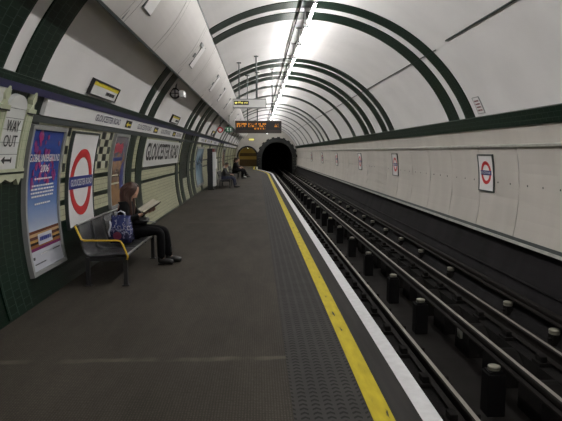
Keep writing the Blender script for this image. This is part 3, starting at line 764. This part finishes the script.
# WAY OUT tiled plaque
PY, PZ0 = 4.86, 1.30
root = on_wall('way_out_plaque', PY, PZ0, 'ornate glazed tile plaque reading WAY OUT with a small arrow', 'sign')
P = left_surf(PY, PZ0); W_ = .76
bm = bmesh.new(); slab(bm, P, 0, W_, .12, .74, .0, .045, 2, 6)
shift(finish('back_tiles', bm, M['plaquegreen']), root)
bm = bmesh.new(); poly(bm, P, [(-.02, .04), (.04, .05), (.09, -.02), (.15, .05), (.26, .01), (.38, .05), (.50, .01), (.61, .05), (.67, -.02), (.72, .05), (W_+.02, .04), (W_+.02, .15), (-.02, .15)], .0, .060)
shift(finish('base_cornice', bm, M['plaquecream']), root)
bm = bmesh.new(); slab(bm, P, -.01, W_+.01, .10, .118, .06, .066, 1, 1); shift(finish('moulding', bm, M['black']), root)
for s_ in (0.02, W_-.17):
    bm = bmesh.new(); slab(bm, P, s_, s_+.15, .15, .72, .045, .066, 1, 6); slab(bm, P, s_-.015, s_+.165, .72, .76, .0, .08, 1, 1)
    poly(bm, P, [(s_+.03, .76), (s_+.055, .80), (s_+.03, .85), (s_+.05, .90), (s_+.075, .93), (s_+.10, .90), (s_+.12, .85), (s_+.095, .80), (s_+.12, .76)], .0, .07)
    pil_ = shift(finish('pilaster', bm, M['plaquecream']), root)
    bm = bmesh.new()
    for q in range(1, 6): slab(bm, P, s_+.004, s_+.146, .15+q*.095, .154+q*.095, .066, .0675, 1, 1)
    for q in (.03, .12): slab(bm, P, s_+q, s_+q+.006, .17, .70, .066, .0675, 1, 4)
    jn = shift(finish('tile_joints', bm, M['plaquegreen']), root); jn.parent = pil_
    bm = bmesh.new(); slab(bm, P, s_-.01, s_+.16, .705, .72, .066, .082, 1, 1); jn = shift(finish('capital', bm, M['ink']), root); jn.parent = pil_
bm = bmesh.new(); slab(bm, P, .185, W_-.185, .15, .72, .045, .056, 1, 6)
poly(bm, P, [(.185, .72), (W_-.185, .72)] + [(W_/2+(W_/2-.185)*math.cos(PI*i/14), .74+.13*math.sin(PI*i/14)) for i in range(15)], .0, .056); shift(finish('white_tiles', bm, M['plaquewhite']), root)
bm = bmesh.new()
for q in (.29, .405, .53, .64, .735): slab(bm, P, .185, W_-.185, q, q+.004, .056, .0575, 1, 1)
shift(finish('tile_joints', bm, M['darkframe']), root)
bm = bmesh.new(); text(bm, P, 'WAY', .245, .51, .27, .115, .060, .008); text(bm, P, 'OUT', .245, .365, .27, .115, .060, .008)
poly(bm, P, [(.26, .235), (.32, .27), (.32, .245), (.46, .245), (.46, .225), (.32, .225), (.32, .20)], .056, .060); slab(bm, P, .45, .462, .21, .262, .056, .060, 1, 1); shift(finish('lettering', bm, M['ink']), root)
# cream notice cut off at the left edge
PY = 3.9; root = on_wall('notice', PY, .42, 'cream notice low on the dark green tiles at the left edge of view', 'notice'); P = left_surf(PY, .42)
bm = bmesh.new(); slab(bm, P, 0, 1.03, 0, .85, .0, .02, 2, 8); shift(finish('sheet', bm, M['creampanel']), root)
bm = bmesh.new(); frame(bm, P, -.02, 1.05, -.02, .87, .02, 0, .025); shift(finish('frame', bm, M['grey']), root)

# small framed signs on the cladding above the frieze
def upper_sign(y, zc, w, h, label):
    root = on_wall('way_sign', y, zc, label, 'sign'); P = left_surf(y, zc)
    bm = bmesh.new(); frame(bm, P, 0, w, 0, h, .022, .0, .045, 3); shift(finish('frame', bm, M['dark']), root)
    bm = bmesh.new(); slab(bm, P, .022, w-.022, .022, h-.022, .0, .032, 1, 2); shift(finish('panel', bm, M['white']), root)
    bm = bmesh.new(); slab(bm, P, .022, w-.022, h*.66, h-.022, .032, .035, 1, 1); shift(finish('yellow_band', bm, M['signyellow']), root)
    bm = bmesh.new(); scribble(bm, P, w*.55, .06, w*.35, .05, .035, 6, int(y)); shift(finish('small_print', bm, M['ink']), root)
upper_sign(7.06, 2.335, 1.24, .22, 'small dark framed sign with a yellow band above the big roundel')
upper_sign(13.5, 2.33, 1.15, .21, 'small dark framed sign with a yellow band above the tall letter name panel')
upper_sign(25.0, 2.36, 1.0, .24, 'distant small dark framed sign above the pale blue poster')

# trackside roundels
for y, lab in ((10.43, 'nearest small roundel sign on the white trackside wall'), (17.25, 'second nearest small roundel sign on the white trackside wall'),
               (23.15, 'third small roundel sign along the white trackside wall'), (30.0, 'fourth small roundel sign along the white trackside wall'), (36.7, 'fifth small roundel sign along the white trackside wall'), (44.1, 'farthest small roundel sign on the white trackside wall')):
    PZ0 = .86; p = arc_pt(angz(PZ0, False), y, 0)
    root = empty('station_roundel', p, lab, 'sign', 'trackside roundels'); P0 = right_surf(y, PZ0)
    P = lambda u, v, o, P0=P0: P0(u, v, o+.03)
    roundel(P, .68, .71, root, .22, .46, .085, .36, M['darkframe'], .024, .065, .02, .045)
# notice on the right of the vault
p = arc_pt(24.6, 9.95, 0); root = empty('notice', p, 'small white notice with red print above the green cove band on the right', 'notice')
P = lambda u, v, o: arc_pt(24.0+math.degrees(v/R), 9.95-u, o)
bm = bmesh.new(); slab(bm, P, 0, .26, 0, .30, .0, .012, 1, 3); shift(finish('sheet', bm, M['white']), root)
bm = bmesh.new(); frame(bm, P, -.012, .272, -.012, .312, .012, .0, .016, 3); shift(finish('frame', bm, M['grey']), root)
bm = bmesh.new()
for k in range(4): scribble(bm, P, .03, .04+k*.06, .2, .03, .0145, 4, 40+k)
shift(finish('print', bm, mat('dark red print', (.18, .05, .06), .5)), root)

# ------------------------------------------------------------ hanging signs
P = flat_surf(0, 0, 0)
root = empty('way_out_sign', (-.66, 15.0, 2.79), 'white hanging sign box with lit yellow way out lettering', 'sign')
bm = bmesh.new(); slab(bm, P, 0, .88, 0, .215, -.10, .10, 1, 1); finish('box', bm, M['white'], root)
bm = bmesh.new(); frame(bm, P, -.012, .892, -.012, .227, .02, -.105, .108, 1); finish('frame', bm, M['grey'], root)
bm = bmesh.new(); slab(bm, P, .025, .42, .065, .175, .10, .106, 1, 1); d = finish('dark_panel', bm, M['ink'], root)
bm = bmesh.new(); text(bm, P, 'Way out', .125, .088, .27, .068, .1085, .01)
poly(bm, P, [(.04, .12), (.085, .155), (.085, .13), (.115, .13), (.115, .11), (.085, .11), (.085, .085)], .106, .109); finish('lettering', bm, M['textlit'], d)
for u in (.16, .62):
    x = -.66+u; zt = CZ+math.sqrt(R*R-(x-CX)**2)-2.79-.01
    bm = bmesh.new(); rod(bm, (u, 0, .225), (u, 0, zt), .016, 8); box(bm, u-.06, u+.06, -.05, .05, zt-.03, zt-.012, .004); finish('hanger', bm, M['darkframe'], root)
root = empty('indicator_board', (-.735, 18.0, 2.21), 'black train indicator board with glowing orange dot lettering', 'board')
bm = bmesh.new(); slab(bm, P, 0, 1.50, 0, .395, -.12, .12, 1, 1); finish('casing', bm, mat('brown black casing', (.040, .030, .028), .5), root)
bm = bmesh.new(); slab(bm, P, .03, 1.47, .10, .35, .12, .126, 1, 1); d = finish('screen', bm, M['ink'], root)
bm = bmesh.new()
def ledline(u, v, words, seed):
    rr = random.Random(seed)
    for w_ in words:
        for k in range(w_):
            for (a, b, c, e) in ((0, .02, 0, .052), (.02, .034, .04, .052), (.02, .034, 0, .012), (.02, .034, .02, .032)):
                if rr.random() < .6: slab(bm, P, u+a*.9, u+b*.9, v+c, v+e, .126, .130, 1, 1)
            u += .040
        u += .05
ledline(.06, .265, (8, 7, 2, 3), 1); ledline(1.28, .265, (3,), 2); ledline(.06, .195, (8, 7, 6), 3); ledline(1.25, .195, (4,), 6)
ledline(.62, .118, (9,), 4)
finish('dot_lettering', bm, M['led'], d)
for u in (.40, .72, 1.20):
    x = -.735+u; zt = CZ+math.sqrt(R*R-(x-CX)**2)-2.21-.01
    bm = bmesh.new(); rod(bm, (u, 0, .395), (u, 0, zt), .016, 8); box(bm, u-.07, u+.07, -.06, .06, zt-.03, zt-.012, .004); finish('hanger', bm, M['darkframe'], root)
# small projecting signs further down
root = empty('hanging_roundel', (-1.63, 24.0, 2.55), 'tiny projecting red ring sign beside the green sign over the platform', 'sign')
bm = bmesh.new(); ring(bm, P, 0, 0, .075, .125, -.015, .015, 24); finish('red_ring', bm, M['red'], root)
bm = bmesh.new(); ring(bm, P, 0, 0, .001, .075, -.008, .008, 24); finish('disc', bm, M['white'], root)
bm = bmesh.new(); rod(bm, (0, 0, .12), (0, 0, .52), .012, 6); finish('hanger', bm, M['darkframe'], root)
root = empty('exit_sign', (-1.40, 24.0, 2.47), 'small green and white projecting sign over the platform', 'sign')
bm = bmesh.new(); slab(bm, P, 0, .30, 0, .20, -.03, .03, 1, 1); finish('box', bm, M['green'], root)
bm = bmesh.new(); poly(bm, P, [(.05, .03), (.08, .11), (.05, .13), (.08, .17), (.13, .15), (.11, .09), (.15, .03), (.12, .03), (.09, .07), (.08, .03)], .03, .033); slab(bm, P, .19, .25, .03, .17, .03, .033, 1, 1); finish('symbol', bm, M['white'], root)
bm = bmesh.new(); rod(bm, (.15, 0, .2), (.15, 0, .9), .012, 6); finish('hanger', bm, M['darkframe'], root)
# camera under the soffit
root = empty('security_camera', (-1.74, 11.9, 2.84), 'security camera with a white lamp housing on a dark bracket under the soffit', 'camera')
bm = bmesh.new(); path(bm, [(.02, 0, .62), (.03, 0, .3), (0, 0, .10)], .018, 8); path(bm, [(-.16, -.05, .17), (-.08, 0, .2), (.03, 0, .25)], .02, 8); finish('bracket', bm, M['dark'], root)
bm = bmesh.new(); ring(bm, P, -.02, 0, .085, .115, -.03, .03, 24); rod(bm, (-.13, 0, 0), (.09, 0, 0), .012, 6); rod(bm, (-.02, 0, -.1), (-.02, 0, .1), .012, 6); finish('ring_mount', bm, M['dark'], root)
bm = bmesh.new(); box(bm, .10, .20, -.28, .12, -.09, .03, .015); rod(bm, (.05, 0, -.02), (.12, 0, -.02), .02, 8); finish('housing', bm, M['white'], root)
bm = bmesh.new(); box(bm, -.24, -.14, -.1, .1, .10, .18, .01); finish('junction_box', bm, M['dark'], root)

# vending machine
root = empty('vending_machine', (-2.03, 23.5, 0), 'tall vending machine with dark side and white front against the platform wall', 'vending machine')
bm = bmesh.new(); box(bm, -.10, .12, -.36, .36, .05, 1.74, .01); finish('cabinet', bm, M['dark'], root)
bm = bmesh.new(); box(bm, .12, .22, -.36, .36, .16, 1.60, .012); finish('front_panel', bm, M['white'], root)
bm = bmesh.new(); box(bm, .12, .20, -.36, .36, 1.605, 1.74, .01); finish('header', bm, mat('dull red header', (.22, .05, .05), .5), root)
bm = bmesh.new(); box(bm, -.09, .18, -.32, .32, 0, .05, .005); finish('plinth', bm, M['dark'], root)
bm = bmesh.new(); box(bm, .22, .28, -.30, .20, .9, 1.3, .028); finish('delivery_hood', bm, M['white'], root)

# ------------------------------------------------------------ benches (built facing +x, long side along y)
def make_bench(name, loc, L, ns, label, arms=None, am=None):
    root = empty(name, loc, label, 'bench')
    sw = L/ns
    for k in range(ns):
        bm = bmesh.new(); y0, y1 = k*sw+.015, (k+1)*sw-.015
        prof = [(.60, .355), (.585, .385), (.50, .39), (.30, .365), (.16, .36), (.10, .40), (.07, .50), (.035, .72), (.02, .735)]
        V = {}
        for j in range(7):
            t = j/6; y = y0+(y1-y0)*t; dip = .02*math.sin(PI*t)
            for i, (x, z) in enumerate(prof):
                for s in (0, 1):
                    V[s,i,j] = bm.verts.new((x-(.012*s if i > 4 else 0)-(dip if i > 5 else 0), y, z-(.014*s if i <= 4 else 0)-(dip if 0 < i < 5 else 0)))
        for s in (0, 1):
            for i in range(len(prof)-1):
                for j in range(6): bm.faces.new((V[s,i,j], V[s,i+1,j], V[s,i+1,j+1], V[s,i,j+1]))
        for i in range(len(prof)-1):
            for j in (0, 6): bm.faces.new((V[0,i,j], V[0,i+1,j], V[1,i+1,j], V[1,i,j]))
        for j in range(6):
            for i in (0, len(prof)-1): bm.faces.new((V[0,i,j], V[0,i,j+1], V[1,i,j+1], V[1,i,j]))
        finish('seat', bm, M['seat'], root, smooth=True)
    bm = bmesh.new(); rod(bm, (.592, .02, .372), (.592, L-.02, .372), .013, 8); finish('front_rail', bm, M['steel'], root)
    bm = bmesh.new(); rod(bm, (.025, .0, .742), (.025, L, .742), .013, 8); finish('back_rail', bm, M['steel'], root)
    bm = bmesh.new(); box(bm, .26, .34, .1, L-.1, .28, .34, .006); box(bm, .30, .56, .30, .34, .30, .345, .004); box(bm, .30, .56, L-.34, L-.30, .30, .345, .004); finish('beam', bm, M['dark'], root)
    for y in (.03, L-.40):
        for x in (.575, .13):
            bm = bmesh.new(); box(bm, x-.024, x+.024, y-.024, y+.024, .0, .345, .004); box(bm, x-.04, x+.04, y-.04, y+.04, 0, .012, .003); finish('leg', bm, M['dark'], root)
        bm = bmesh.new(); box(bm, .13, .575, y-.018, y+.018, .30, .345, .004); finish('cross_bar', bm, M['dark'], root)
    for y in (arms if arms is not None else (0.0, L)):
        bm = bmesh.new(); path(bm, [(.0, y, .735), (.03, y, .66), (.07, y, .57), (.10, y, .553), (.30, y, .55), (.50, y, .55), (.53, y, .54), (.555, y, .50), (.61, y, .36), (.60, y, .32)], .012, 10); finish('armrest', bm, am or M['dark'], root, smooth=True)
    return root
BX, BY = -2.17, 6.50
make_bench('platform_bench', (BX, BY, 0), 2.12, 4, 'near metal bench with a yellow tubular armrest below the big roundel', (0.0,), M['yellowmetal'])
make_bench('platform_bench', (-1.83, 24.3, 0), 2.12, 4, 'metal bench beyond the vending machine, a man in jeans sitting on it')
make_bench('platform_bench', (-1.80, 33.2, 0), 2.12, 4, 'distant metal bench near the platform end with three people on it')
root = empty('litter_roll', (0, 0, 0), 'dark roll beside the bench end under the big roundel', 'roll') if False else None

# ------------------------------------------------------------ people
def skin(bm_out, verts, edges, levels=2, root=0):
    me = bpy.data.meshes.new('grow'); me.from_pydata([v[0] for v in verts], edges, []); ob = bpy.data.objects.new('grow', me); COL.objects.link(ob)
    sm = ob.modifiers.new('s', 'SKIN'); sm.use_smooth_shade = True
    for i, v in enumerate(verts):
        r = v[1]; sv = me.skin_vertices[0].data[i]; sv.radius = r if isinstance(r, tuple) else (r, r); sv.use_root = (i == root)
    if levels:
        sb = ob.modifiers.new('u', 'SUBSURF'); sb.levels = levels; sb.render_levels = levels
    bpy.context.view_layer.update()
    m2 = bpy.data.meshes.new_from_object(ob.evaluated_get(bpy.context.evaluated_depsgraph_get()))
    bm_out.from_mesh(m2); bpy.data.objects.remove(ob); bpy.data.meshes.remove(m2); bpy.data.meshes.remove(me)
def chain(bm, pts, levels=2): skin(bm, pts, [(i, i+1) for i in range(len(pts)-1)], levels)
def head(bm, c, d, s=1.0):
    """face towards d (unit vector): skull, brow, nose, lips, chin, ears"""
    d = Vector(d).normalized(); side = Vector((0, 0, 1)).cross(d).normalized(); up = d.cross(side)
    Mx = Matrix((d, side, up)).transposed(); nu, nv = 22, 16; rings = []
    for j in range(1, nv):
        ph = PI*j/nv; rg = []
        for i in range(nu):
            th = 2*PI*i/nu; x, y, z = math.sin(ph)*math.cos(th), math.sin(ph)*math.sin(th), math.cos(ph)
            px, py, pz = x*.094, y*.074, z*.112
            if z < 0: py *= 1-.38*z*z; px *= 1-.10*z*z if x > 0 else 1-.45*z*z
            if x > 0:
                f = max(0, 1-abs(y)*4.0); px -= .006*max(0, 1-abs(y)*1.2)                         # flatter face
                px += f*.030*math.exp(-((z+.17)/.16)**2)                                           # nose
                px += max(0, 1-abs(y)*2.4)*.010*math.exp(-((z+.52)/.10)**2)                        # lips
                px += max(0, 1-abs(y)*2)*.012*math.exp(-((z+.86)/.14)**2)                          # chin
                px += .005*math.exp(-((z-.20)/.1)**2)                                              # brow
                px -= .010*math.exp(-((z-.02)/.09)**2)*math.exp(-((abs(y)-.36)/.16)**2)            # eye sockets
            rg.append(bm.verts.new(Vector(c)+Mx@(Vector((px, py, pz))*s)))
        rings.append(rg)
    T = bm.verts.new(Vector(c)+Mx@Vector((0, 0, .112*s))); B = bm.verts.new(Vector(c)+Mx@Vector((0.01, 0, -.112*s)))
    for A, Bq in zip(rings, rings[1:]):
        for i in range(nu): bm.faces.new((A[i], A[(i+1)%nu], Bq[(i+1)%nu], Bq[i]))
    for i in range(nu):
        bm.faces.new((T, rings[0][(i+1)%nu], rings[0][i])); bm.faces.new((B, rings[-1][i], rings[-1][(i+1)%nu]))
    for sgn in (-1, 1):
        e = [Vector(c)+Mx@(Vector(q)*s) for q in ((-.005, sgn*.072, .02), (-.018, sgn*.084, .018), (-.014, sgn*.082, -.02), (-.002, sgn*.074, -.032))]
        chain(bm, [(e[0], .010*s), (e[1], .012*s), (e[2], .010*s), (e[3], .007*s)], 1)
    return Mx
def hand(bm, w, direction, palm_n, side, s=1.0, curl=.6):
    """w wrist point, direction of the fingers, palm normal, thumb side"""
    w, d, pn, sd = Vector(w), Vector(direction).normalized(), Vector(palm_n).normalized(), Vector(side).normalized()
    k1 = w+d*.045*s; k2 = w+d*.082*s
    chain(bm, [(w, (.021*s, .021*s)), (k1, (.034*s, .016*s)), (k2, (.036*s, .013*s))], 2)
    for i, ln in enumerate((.068, .076, .070, .054)):
        b0 = w+d*.078*s+sd*(.027-.018*i)*s; a = curl
        p1 = b0+(d*math.cos(a*.4)+pn*math.sin(a*.4))*ln*.45*s; p2 = p1+(d*math.cos(a*1.2)+pn*math.sin(a*1.2))*ln*.32*s; p3 = p2+(d*math.cos(a*1.9)+pn*math.sin(a*1.9))*ln*.24*s
        chain(bm, [(b0, .0095*s), (p1, .009*s), (p2, .0082*s), (p3, .0068*s)], 1)
    t0 = w+d*.025*s+sd*.022*s; t1 = t0+(d*.6+sd*.7).normalized()*.035*s+pn*.01*s; t2 = t1+(d*.95+sd*.1).normalized()*.03*s+pn*.012*s
    chain(bm, [(t0, .013*s), (t1, .011*s), (t2, .0085*s)], 1)
def make_person(loc, rz, label, J, mats, hair_kind, detail=2):
    """seated figure facing local +x; J gives the joints"""
    root = empty('person', loc, label, 'person', rz=rz)
    top, legm, shoem, hairm = mats
    pel, wai, che, nek, hd = [Vector(q) for q in (J['pelvis'], J['waist'], J['chest'], J['neck'], J['head'])]
    bm = bmesh.new()
    V = [(pel, (.115, .09)), (wai, (.10, .085)), (che, (.135, .10)), (nek, .050), (hd+Vector((-.01, 0, -.04)), .048)]; E = [(0, 1), (1, 2), (2, 3), (3, 4)]
    def add(p, r, to): V.append((Vector(p), r)); E.append((to, len(V)-1)); return len(V)-1
    for s in ('l', 'r'):
        a = add(J['sho'+s], .055, 2); a = add(J['elb'+s], .036, a); add(J['wri'+s], .023, a)
        a = add(J['hip'+s], .066, 0); a = add(J['kne'+s], .050, a); a = add(J['ank'+s], .030, a); t = add(J['toe'+s], .020, a)
    skin(bm, V, E, detail)
    fd = J['face']; Mx = head(bm, hd, fd, J.get('hs', 1))
    for s, sg in (('l', 1), ('r', -1)):
        e, w = Vector(J['elb'+s]), Vector(J['wri'+s]); d = (w-e).normalized()
        if 'hdir' in J: d = (d*.4+Vector(J['hdir'][s])).normalized()
        hand(bm, w, d, J['palm'][s], J['thumb'][s], .92, J.get('curl', .6))
    finish('body', bm, M['skin'], root, smooth=True)
    # eyes
    bm = bmesh.new()
    for sg in (-1, 1):
        c = hd+Mx@Vector((.078, sg*.028, .004)); lathe(bm, [(.001, -.009), (.007, -.006), (.0095, 0), (.007, .006), (.001, .009)], c, 8)
    finish('eyes', bm, M['hairdark'], root, smooth=True)
    # clothes
    bm = bmesh.new(); g = 1.12
    V = [(pel+Vector((0, 0, .0)), (.185, .155)), (wai, (.165, .14)), (che, (.18, .14)), (nek+Vector((0, 0, -.035)), .066)]; E = [(0, 1), (1, 2), (2, 3)]
    for s in ('l', 'r'):
        e, w = Vector(J['elb'+s]), Vector(J['wri'+s])
        a = add(J['sho'+s], .072, 2); a = add(e, .053, a); add(e+(w-e)*J.get('sleeve', .9), .042, a)
    skin(bm, V, E, detail); finish('jumper', bm, top, root, smooth=True)
    bm = bmesh.new(); V = [(pel+Vector((-.01, 0, -.005)), (.165, .13))]; E = []
    for s in ('l', 'r'):
        k, an = Vector(J['kne'+s]), Vector(J['ank'+s])
        a = add(J['hip'+s], .106, 0); a = add(k, .070, a); a = add(k+(an-k)*.5, .062, a); add(an+Vector((-.005, 0, -.02)), .056, a)
    skin(bm, V, E, detail); finish('trousers', bm, legm, root, smooth=True)
    for s in ('l', 'r'):
        an, to = Vector(J['ank'+s]), Vector(J['toe'+s]); d = (to-an); d.z = 0; d.normalize(); fl = .045
        bm = bmesh.new()
        chain(bm, [(an+Vector((-.01, 0, .17)), (.050, .050)), ((an.x-.002, an.y, .15), (.050, .050)), (Vector((an.x, an.y, fl+.01))-d*.03, (.052, .056)), (Vector((an.x, an.y, fl+.004))+d*.08, (.052, .052)), (Vector((an.x, an.y, fl-.008))+d*.18, (.046, .038))], 2)
        for v in bm.verts: v.co.z = max(v.co.z, .004)
        box(bm, an.x-.045, an.x+.045, an.y-.035, an.y+.035, .001, .02)
        finish('shoe', bm, shoem, root, smooth=True)
    # hair
    bm = bmesh.new(); c = hd
    def hp(x, y, z): return c+Mx@Vector((x, y, z))
    rr = random.Random(3)
    if hair_kind == 'long':
        for i in range(17):                                             # locks from the crown down over back and sides
            th = math.radians(62+i*(236/16)); ct, st = math.cos(th), math.sin(th); L = .36+.06*rr.random()
            drop = Vector((0, 0, -1))
            p0 = hp(.02*ct+.0, .015*st, .108); p1 = hp(.07*ct-.005, .062*st, .085); p2 = hp(.103*ct-.008, .088*st, .02); p3 = hp(.108*ct-.015, .092*st, -.06)
            p4 = p3+drop*.10+Mx@Vector((.01*ct, .012*st, 0)); p5 = p3+drop*(L*.62)+Mx@Vector((.02*rr.uniform(-1, 1), .02*rr.uniform(-1, 1), 0))
            p6 = p3+drop*L*.85
            chain(bm, [(p0, .024), (p1, .030), (p2, .033), (p3, .034), (p4, .033), (p5, .030), (p6, .014)], 1)
        chain(bm, [(hp(.045, 0, .105), .02), (hp(.0, 0, .112), .03), (hp(-.06, 0, .09), .04), (hp(-.095, 0, .02), .04)], 1)
    else:
        for i in range(13):
            th = math.radians(70+i*(220/12)); ct, st = math.cos(th), math.sin(th)
            chain(bm, [(hp(.01*ct, .01*st, .112), .020), (hp(.068*ct, .055*st, .090), .026), (hp(.096*ct, .078*st, .03), .022), (hp(.094*ct, .076*st, -.03), .012)], 1)
        chain(bm, [(hp(.075, 0, .075), .014), (hp(.045, 0, .104), .024), (hp(0, 0, .112), .03), (hp(-.06, 0, .09), .035)], 1)
    finish('hair', bm, hairm, root, smooth=True)
    return root
# origin of each figure: the floor below its pelvis
WX, WY = -1.90, 7.86
JW = dict(pelvis=(-.0, 0, .50), waist=(-.035, 0, .63), chest=(.0, 0, .79), neck=(.045, 0, .925), head=(.095, .0, 1.045), face=(.74, -.0, -.60), hs=1.06,
          shol=(.015, .165, .855), shor=(.015, -.165, .855), elbl=(.10, .20, .66), elbr=(.10, -.20, .66), wril=(.29, .10, .735), wrir=(.29, -.10, .735),
          hipl=(.03, .085, .475), hipr=(.03, -.085, .475), knel=(.54, .085, .485), kner=(.52, -.085, .485), ankl=(.60, .09, .085), ankr=(.525, -.09, .085),
          toel=(.75, .10, .035), toer=(.68, -.10, .035), palm=dict(l=(.5, -.3, .8), r=(.5, .3, .8)), thumb=dict(l=(-.4, -.7, .5), r=(-.4, .7, .5)),
          hdir=dict(l=(.9, -.25, .35), r=(.9, .25, .35)), curl=.7, sleeve=.72)
make_person((WX, WY, 0), -.06, 'woman with long brown hair in black, seated on the near bench reading a book', JW, (M['knit'], M['trouser'], M['shoe'], M['hair']), 'long')
# book in her hands
root = empty('book', (WX+.365, WY, .785), 'open book with pale pages held by the reading woman', 'book', rz=.42)
bm = bmesh.new()
def leaf(sg, z0, z1, xw, yw, bm):
    V = []
    for z in (z0, z1):
        for i in range(7):
            t = i/6; y = sg*yw*t; lift = .022*math.sin(PI*min(1, t*1.1))*(1 if z == z1 else .4)+.05*t
            for x in (-xw, xw): V.append(bm.verts.new((x, y, z+lift)))
    n2 = 14
    for i in range(6):
        a = i*2; bm.faces.new((V[a], V[a+1], V[a+3], V[a+2])); bm.faces.new((V[n2+a+2], V[n2+a+3], V[n2+a+1], V[n2+a]))
        for s in (0, 1): bm.faces.new((V[a+s], V[a+2+s], V[n2+a+2+s], V[n2+a+s]))
    for a in (0, 12): bm.faces.new((V[a], V[a+1], V[n2+a+1], V[n2+a]))
for sg in (-1, 1): leaf(sg, .006, .026, .135, .185, bm)
tilt = Matrix.Rotation(-.55, 4, 'Y')
bmesh.ops.transform(bm, matrix=tilt, verts=bm.verts); finish('pages', bm, M['paper'], root)
bm = bmesh.new()
for sg in (-1, 1): leaf(sg, -.004, .006, .142, .192, bm)
bmesh.ops.transform(bm, matrix=tilt, verts=bm.verts); finish('cover', bm, M['cover'], root)
# carrier bag on the seat beside her
root = empty('carrier_bag', (-1.84, 7.34, .392), 'blue patterned carrier bag standing on the bench beside the woman', 'bag')
bm = bmesh.new(); prof = [(.0, .15, .085), (.06, .165, .09), (.16, .16, .08), (.26, .14, .06), (.32, .125, .03), (.36, .13, .012)]; rows = []
for z, a, b in prof:
    rows.append([bm.verts.new((a*math.copysign(abs(math.cos(t))**.55, math.cos(t))*(1+.05*math.sin(5*t+z*20)), b*math.copysign(abs(math.sin(t))**.55, math.sin(t)), z+.01*math.sin(3*t))) for t in [2*PI*i/24 for i in range(24)]])
for A, B in zip(rows, rows[1:]):
    for i in range(24): bm.faces.new((A[i], A[(i+1)%24], B[(i+1)%24], B[i]))
bm.faces.new(rows[0][::-1]); bm.faces.new(rows[-1])
for v in bm.verts: v.co.z = max(0, v.co.z)
finish('sack', bm, M['bag'], root, smooth=True, uv=lambda co: (co.x*3, co.z*2+.2))
bm = bmesh.new()
path(bm, [(-.13, -.06, .30), (-.12, -.055, .24), (-.145, -.075, .15), (-.13, -.085, .09)], .012, 6); finish('white_strap', bm, M['bagwhite'], root, smooth=True)
bm = bmesh.new(); P2 = lambda u, v, o: Vector((u, -.086-o+(.02*(v-.12)*6 if v > .12 else 0), v)); ring(bm, P2, -.03, .10, .002, .055, -.004, .006, 20); finish('red_print', bm, M['bagred'], root)
bm = bmesh.new()
for s in (-1, 1): path(bm, [(-.06, s*.012, .35), (-.05, s*.015, .40), (0, s*.018, .425), (.05, s*.015, .40), (.06, s*.012, .35)], .008, 6)
finish('handle', bm, M['bagwhite'], root, smooth=True)
# handbag on her lap
root = empty('handbag', (WX+.22, WY-.0, .585), 'dark handbag resting on the lap of the reading woman', 'bag')
bm = bmesh.new(); box(bm, -.10, .10, -.13, .13, 0, .075, .03); finish('pouch', bm, M['shoe'], root, smooth=True)
bm = bmesh.new(); path(bm, [(.0, -.12, .06), (.12, -.15, .05), (.2, -.14, .03), (.22, -.08, .02)], .008, 6); finish('strap', bm, M['grey'], root, smooth=True)

def far_joints(lean=0, spread=.09, reach=.0, feet=.52):
    return dict(pelvis=(0, 0, .50), waist=(-.02+lean*.3, 0, .64), chest=(.0+lean, 0, .84), neck=(.03+lean*1.4, 0, 1.0), head=(.06+lean*1.7, 0, 1.13), face=(.9, 0, -.3), hs=1.05,
        shol=(lean, .18, .93), shor=(lean, -.18, .93), elbl=(.10+lean*.8, .23, .70), elbr=(.10+lean*.8, -.23, .70), wril=(.32+reach, .12, .66), wrir=(.32+reach, -.12, .66),
        hipl=(.03, .09, .475), hipr=(.03, -.09, .475), knel=(.50, spread+.02, .50), kner=(.49, -spread-.02, .49), ankl=(feet, spread, .085), ankr=(feet-.04, -spread, .085),
        toel=(feet+.15, spread+.02, .035), toer=(feet+.11, -spread-.02, .035), palm=dict(l=(.2, -.4, -.8), r=(.2, .4, -.8)), thumb=dict(l=(.2, -.9, .2), r=(.2, .9, .2)), curl=.5, sleeve=.92)
man = make_person((-1.56, 24.95, 0), -.1, 'man in a dark top and blue jeans leaning forward on the second bench', far_joints(.05, .10, .05, .60), (M['greycoat'], M['jeans'], M['shoe'], M['hairdark']), 'short', 1); man.scale = (.92, .92, .90)
make_person((-1.44, 33.3, 0), -.15, 'person in a dark coat sitting nearest on the distant bench', far_joints(.06, .08), (M['knit'], M['trouser'], M['shoe'], M['hairdark']), 'short', 1)
make_person((-1.42, 34.15, 0), -.05, 'person in a dark red coat sitting in the middle of the distant bench', far_joints(.0, .09, .05), (M['redbrown'], M['trouser'], M['shoewhite'], M['hair']), 'long', 1)
make_person((-1.40, 35.0, 0), -.1, 'person in a grey jacket with legs stretched out, farthest on the distant bench', far_joints(.03, .08, 0, .72), (M['greycoat'], M['trouser'], M['shoe'], M['hairdark']), 'short', 1)

# ------------------------------------------------------------ camera, world, view
cam = bpy.data.cameras.new('camera'); co = bpy.data.objects.new('camera', cam); COL.objects.link(co)
cam.sensor_fit = 'HORIZONTAL'; cam.sensor_width = 36; cam.lens = 546/562*36; cam.clip_end = 300; cam.clip_start = .05
co.location = (0, 0, EYE); co.rotation_euler = (PI/2-.10674, 0, -.04186)
S.camera = co
w = bpy.data.worlds.new('world'); S.world = w; w.use_nodes = True
w.node_tree.nodes['Background'].inputs[0].default_value = (0, 0, 0, 1)
S.view_settings.view_transform = 'Standard'; S.view_settings.look = 'None'; S.view_settings.gamma = 1; S.view_settings.use_curve_mapping = False
S.view_settings.exposure = 0.0
S.cycles.max_bounces = 8; S.cycles.diffuse_bounces = 5; S.cycles.use_denoising = True
